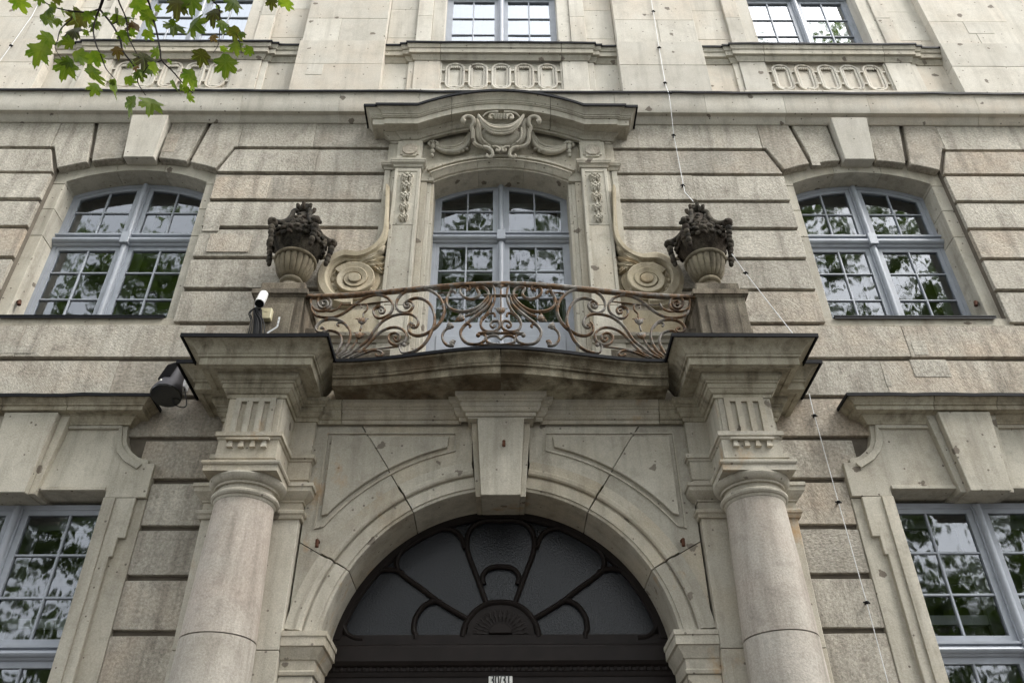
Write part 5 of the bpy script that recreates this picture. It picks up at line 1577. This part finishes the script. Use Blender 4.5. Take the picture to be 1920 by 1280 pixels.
wire('lightning_wire', [(1517, 738, -.03), (1527, 779, -.035), (1572, 941, -.035), (1625, 1129, -.035), (1668, 1290, -.035), (1700, 1420, -.035)], [(1527, 779, -.035, 0), (1572, 941, -.035, 0), (1625, 1129, -.035, 0)], 'thin metal wire down the rough blocks right of the right column')
wire('lightning_wire', [(96, -40, -.145), (60, 30, -.148), (22, 84, -.172), (-10, 128, -.175), (-40, 170, -.22)], [(74, 8, -.147, -.12), (21, 86, -.172, -.15)], 'thin metal wire on the upper left wall behind the leaves')

# ------------------------------------------------------------------ plane trees along the street (seen in the window reflections; one reaches into view)
def leaf_outline():
    lobes = [(-158, .40), (-118, .38), (-88, .70), (-66, .44), (-45, .86), (-24, .50), (0, 1.0), (24, .50), (45, .86), (66, .44), (88, .70), (118, .38), (158, .40)]
    pts = []
    for i, (a, r) in enumerate(lobes):
        if i % 2 == 0 and r > .5:     # teeth beside each tip
            for da, k in ((-13, .76), (-9, .86), (-5, .82), (0, 1.), (5, .82), (9, .86), (13, .76)):
                pts.append((radians(a+da), r*k))
        else:
            pts.append((radians(a), r))
    return [(sin(a)*r, cos(a)*r) for a, r in pts]
LO = leaf_outline()
leaf_meshes = []
for kind in ('leaf', 'leaf_dull', 'leaf_brown'):
    for var in range(3):
        r_ = random.Random(var*7+len(kind))
        v = [(0, 0, 0)]
        bend, fold = r_.uniform(.18, .6), r_.uniform(.08, .4)
        for ring in (.5, 1.0):
            for x, y in LO:
                x2, y2 = x*ring*r_.uniform(.93, 1.07), y*ring*r_.uniform(.93, 1.07)
                rr2 = x2*x2+y2*y2
                v.append((x2, y2, -bend*rr2+fold*abs(x2)+.04*sin(9*x2+var)*rr2+.03*sin(7*y2)))
        n = len(LO)
        f = [(0, 1+i, 1+(i+1) % n) for i in range(n)]+[(1+i, 1+n+i, 1+n+(i+1) % n, 1+(i+1) % n) for i in range(n)]
        me = bpy.data.meshes.new('leaf'); me.from_pydata(v, [], f)
        me.materials.append(M[kind]); smooth(me, 60)
        leaf_meshes.append((kind, me))

def visible_wedge(p, marg=.7):
    """true where a crown leaf would hang inside the photographed view"""
    d = AX @ (np.array(p)-CAM)
    return d[2] > -.2 and abs(d[0]) < d[2]*.64+marg and abs(d[1]) < d[2]*.44+marg
def tree(x, y, h, rad, label, nleaf, seed, zb=6.5):
    t = thing('plane_tree', (x, y, 0), label, 'tree', 'plane trees along the street')
    R = random.Random(seed)
    top = Vector((x+R.uniform(-.5, .5), y+R.uniform(-.5, .5), h*.80))
    trunk = catmull([(x, y, -.1), (x+.1, y, 2.5), (x-.05, y+.1, 5.5), (x+.15, y, h*.5), tuple(top)], 5)
    n = len(trunk)
    q = [tube(trunk, [.34*(1-.86*i/(n-1))+.06*(i == 0) for i in range(n)], 12)]
    tips = []
    for k in range(16):
        tz = R.uniform(.28, .95)
        p0 = trunk[int(tz*(n-1))]
        a = R.uniform(0, 2*pi)
        ln = rad*R.uniform(.6, 1.0)*(1.15-.5*abs(tz-.55))
        p1 = p0+Vector((cos(a)*ln*.5, sin(a)*ln*.5, ln*.28)); p2 = p0+Vector((cos(a)*ln, sin(a)*ln, ln*R.uniform(.2, .55)))
        if any(visible_wedge(p, .5) for p in (p1, p2, (p1+p2)/2)):
            continue
        q.append(tube(catmull([p0, p1, p2], 4), [.10-.009*i for i in range(9)], 7))
        tips += [p1, p2]
    under(join(q).build('trunk', 'bark', sm=50, fix=False), t)
    # crown: clumps of leaf-sized faces through the volume
    cl = []
    for k in range(int(nleaf/60)):
        if tips and R.random() < .45:
            c = R.choice(tips)+Vector((R.gauss(0, .7), R.gauss(0, .7), R.gauss(0, .6)))
        else:
            while True:
                u_ = Vector((R.uniform(-1, 1), R.uniform(-1, 1), R.uniform(-1, 1)))
                if .25 < u_.length < 1: break
            zc_ = (zb+h)/2
            c = Vector((x+u_.x*rad, y+u_.y*rad, zc_+u_.z*(h-zb)/2))
        cl.append((c, R.uniform(.3, .75)))
    rg = np.random.default_rng(seed)
    PP = np.concatenate([rg.normal(0, s_*.55, (int(60*R.uniform(.6, 1.4)), 3))+np.array(c) for c, s_ in cl])
    D = (PP-CAM) @ AX.T
    PP = PP[~((D[:, 2] > -.2) & (np.abs(D[:, 0]) < D[:, 2]*.64+.7) & (np.abs(D[:, 1]) < D[:, 2]*.44+.7))]
    m = len(PP)
    A = rg.normal(0, 1, (m, 3)); A /= np.linalg.norm(A, axis=1)[:, None]
    Bv = np.cross(A, rg.normal(0, 1, (m, 3))); Bv /= np.linalg.norm(Bv, axis=1)[:, None]+1e-9
    S = rg.uniform(.07, .14, (m, 1))
    V = np.stack([PP-A*S, PP+Bv*S*.8, PP+A*S*1.1, PP-Bv*S*.8], 1).reshape(-1, 3).tolist()
    Fc = np.arange(4*m).reshape(-1, 4).tolist()
    me = bpy.data.meshes.new('crown'); me.from_pydata(V, [], Fc)
    o = under(link('crown', me, 'crown'), t)
    o['kind'] = 'stuff'
    return t
TL = tree(-6.6, -12.0, 25, 5.4, 'leafy plane tree whose lobed leaves hang in at the top left', 22000, 3, 4.8)
tree(1.2, -13.5, 26, 5.4, 'leafy plane tree across the pavement opposite the door', 22000, 5, 5.5)
tree(9.6, -12.2, 31, 5.8, 'tallest leafy plane tree, opposite the right windows', 28000, 8, 4.5)
tree(18.0, -12.5, 24, 5.6, 'leafy plane tree at the far right end of the street row', 18000, 11, 4.0)
tree(-15.0, -12.5, 25, 5.8, 'leafy plane tree at the far left end of the street row', 22000, 14, 4.0)

# branch with large leaves hanging into view (zoom window 0,0 scale 3.43)
def LB(x, y, dep):
    return PD(x/3.4286, y/3.4286, dep)
dep0 = 4.1
dz_ = lambda x, y: dep0+.22*sin(x*.004)+.15*sin(y*.009+1)
twigs = [
    ([(700, -220), (668, -60), (660, 0), (640, 60)], .013, .010),
    ([(640, 60), (720, 160), (770, 250), (790, 330), (850, 410), (880, 480), (890, 540), (935, 612)], .008, .003),
    ([(640, 60), (620, 110), (600, 190), (615, 280), (650, 360), (680, 440), (730, 500)], .007, .003),
    ([(640, 60), (570, 80), (480, 75), (400, 62), (330, 40), (265, 0), (230, -40)], .007, .003),
    ([(740, -120), (760, 0), (810, 120), (825, 230), (860, 310), (895, 375)], .007, .003),
    ([(880, -160), (950, 0), (980, 100), (1010, 220), (1030, 330), (1040, 390), (1110, 460), (1170, 530), (1240, 600)], .008, .003),
    ([(455, 130), (390, 190), (370, 260), (355, 310), (400, 390)], .005, .002),
    ([(480, 75), (455, 130)], .005, .005),
    ([(1300, -130), (1365, 0), (1410, 60), (1412, 200), (1402, 290), (1372, 340)], .006, .002),
    ([(1040, 390), (960, 420), (920, 470)], .004, .002),
    ([(1412, 130), (1480, 180), (1530, 240), (1555, 340)], .004, .002),
    ([(600, 190), (560, 215)], .003, .002), ([(720, 160), (800, 120), (880, 125)], .004, .002), ([(1050, -40), (1100, 40), (1130, 120)], .005, .003),
    ([(1700, -120), (1740, -20), (1760, 30)], .005, .003), ([(1800, -100), (1830, 0)], .004, .002),
]
br = []
for pts, r0, r1 in twigs:
    P = catmull([LB(x, y, dz_(x, y)) for x, y in pts], 4)
    n = len(P)
    br.append(tube(P, [.7*(r0+(r1-r0)*i/(n-1)) for i in range(n)], 7))
# limb back up to the tree
hub = LB(700, -220, dz_(700, -220))
for st in ((740, -120), (880, -160), (1300, -130), (1700, -120), (1800, -100), (700, -220)):
    p0 = LB(*st, dz_(*st))
    mid_ = hub+Vector((-.2, -.5, .9))
    br.append(tube(catmull([p0, (p0+mid_)/2+Vector((0, -.05, .15)), mid_], 4), [.012+.0012*i for i in range(9)], 7))
mid_ = hub+Vector((-.2, -.5, .9))
br.append(tube(catmull([mid_, mid_+Vector((-.5, -1.3, 1.2)), Vector((-4.6, -9.6, 8.4)), Vector((-4.95, -11.4, 8.6))], 6), [.03+.004*i for i in range(19)], 8))
branch = under(join(br).build('branch', 'twig', sm=50, fix=False), TL)
leaves = [(130, 25, 130, 190), (250, 350, 165, 150), (420, 445, 150, 175), (610, 490, 160, 190), (605, 575, 95, 180), (735, 575, 140, 165), (842, 520, 85, 240), (930, 395, 150, 200), (840, 685, 150, 150), (968, 680, 160, 185), (465, 220, 150, 170), (490, 125, 145, 120), (318, 128, 110, 250), (295, 262, 120, 150), (432, 277, 90, 110), (372, 145, 60, 180), (622, 152, 85, 190), (752, 112, 130, 140), (850, 175, 95, 110), (795, 240, 100, 160), (955, 232, 85, 200), (955, 125, 130, 150), (900, 50, 130, 200), (1015, 55, 50, 250), (1120, 182, 150, 200), (1262, 165, 165, 215), (1140, 45, 160, 160), (1235, 28, 150, 190), (1370, 105, 140, 180), (1432, 165, 90, 200), (1490, 28, 135, 170), (1510, 225, 120, 150), (1520, 312, 100, 185), (1290, 375, 125, 165), (1455, 430, 160, 165), (1205, 500, 125, 150), (1130, 565, 110, 190), (1238, 548, 90, 130), (1190, 575, 60, 100), (620, 385, 120, 175), (530, 372, 120, 240), (757, 338, 80, 200), (875, 435, 55, 180), (1372, 245, 65, 220), (1745, 22, 90, 170), (1845, 35, 100, 175), (372, 12, 65, 180), (335, 60, 85, 120), (990, 445, 100, 160), (905, 485, 85, 190), (680, 90, 60, 120), (1090, 400, 45, 180), (1010, 310, 40, 180), (800, 305, 45, 150)]
for pts_, _a, _b in twigs[1:]:
    for k_ in range(1, len(pts_)):
        if random.random() < .62:
            x_, y_ = pts_[k_]
            leaves.append((x_+random.uniform(-45, 45), y_+random.uniform(-30, 40), random.uniform(45, 95), random.uniform(110, 250)))
brown = {42, 43, 41, 18}
dull = {11, 17, 7, 26, 28, 33, 10, 31, 44, 46}
for i, (x, y, sz, ang) in enumerate(leaves):
    dep = dz_(x, y)+random.uniform(-.10, .10)
    kind = 'leaf_brown' if i in brown else 'leaf_dull' if i in dull else 'leaf'
    me = random.choice([m_ for k_, m_ in leaf_meshes if k_ == kind])
    o = bpy.data.objects.new('leaf', me); COL.objects.link(o)
    size = sz/3.4286/F_PX*dep*.80
    a = radians(ang)+random.uniform(-.2, .2)
    # leaf plane faces roughly the camera from below, tilted at random
    right, upv, fw = Vector(AX[0]), Vector(AX[1]), Vector(AX[2])
    ydir = (upv*cos(a)-right*sin(a))
    tilt = random.uniform(-.9, .9); tw = random.uniform(-.9, .9)
    zd = -fw
    xd = ydir.cross(zd).normalized()
    Rm = Matrix((xd, ydir, zd)).transposed() @ Matrix.Rotation(tilt, 3, 'X') @ Matrix.Rotation(tw, 3, 'Y')
    c = LB(x, y, dep) - (Rm @ Vector((0, .25*size, 0)))
    mwl = Matrix.Translation(c) @ Rm.to_4x4() @ Matrix.Scale(size, 4)
    o.parent = branch
    o.matrix_parent_inverse = Matrix.Identity(4)
    o.matrix_basis = mwl
for o in bpy.data.objects:
    if o.type == 'MESH' and o.data.users == 1:
        o.data.name = o.name
print('objects', len(bpy.data.objects), 'tris', sum(len(p.vertices)-2 for m_ in bpy.data.meshes for p in m_.polygons))
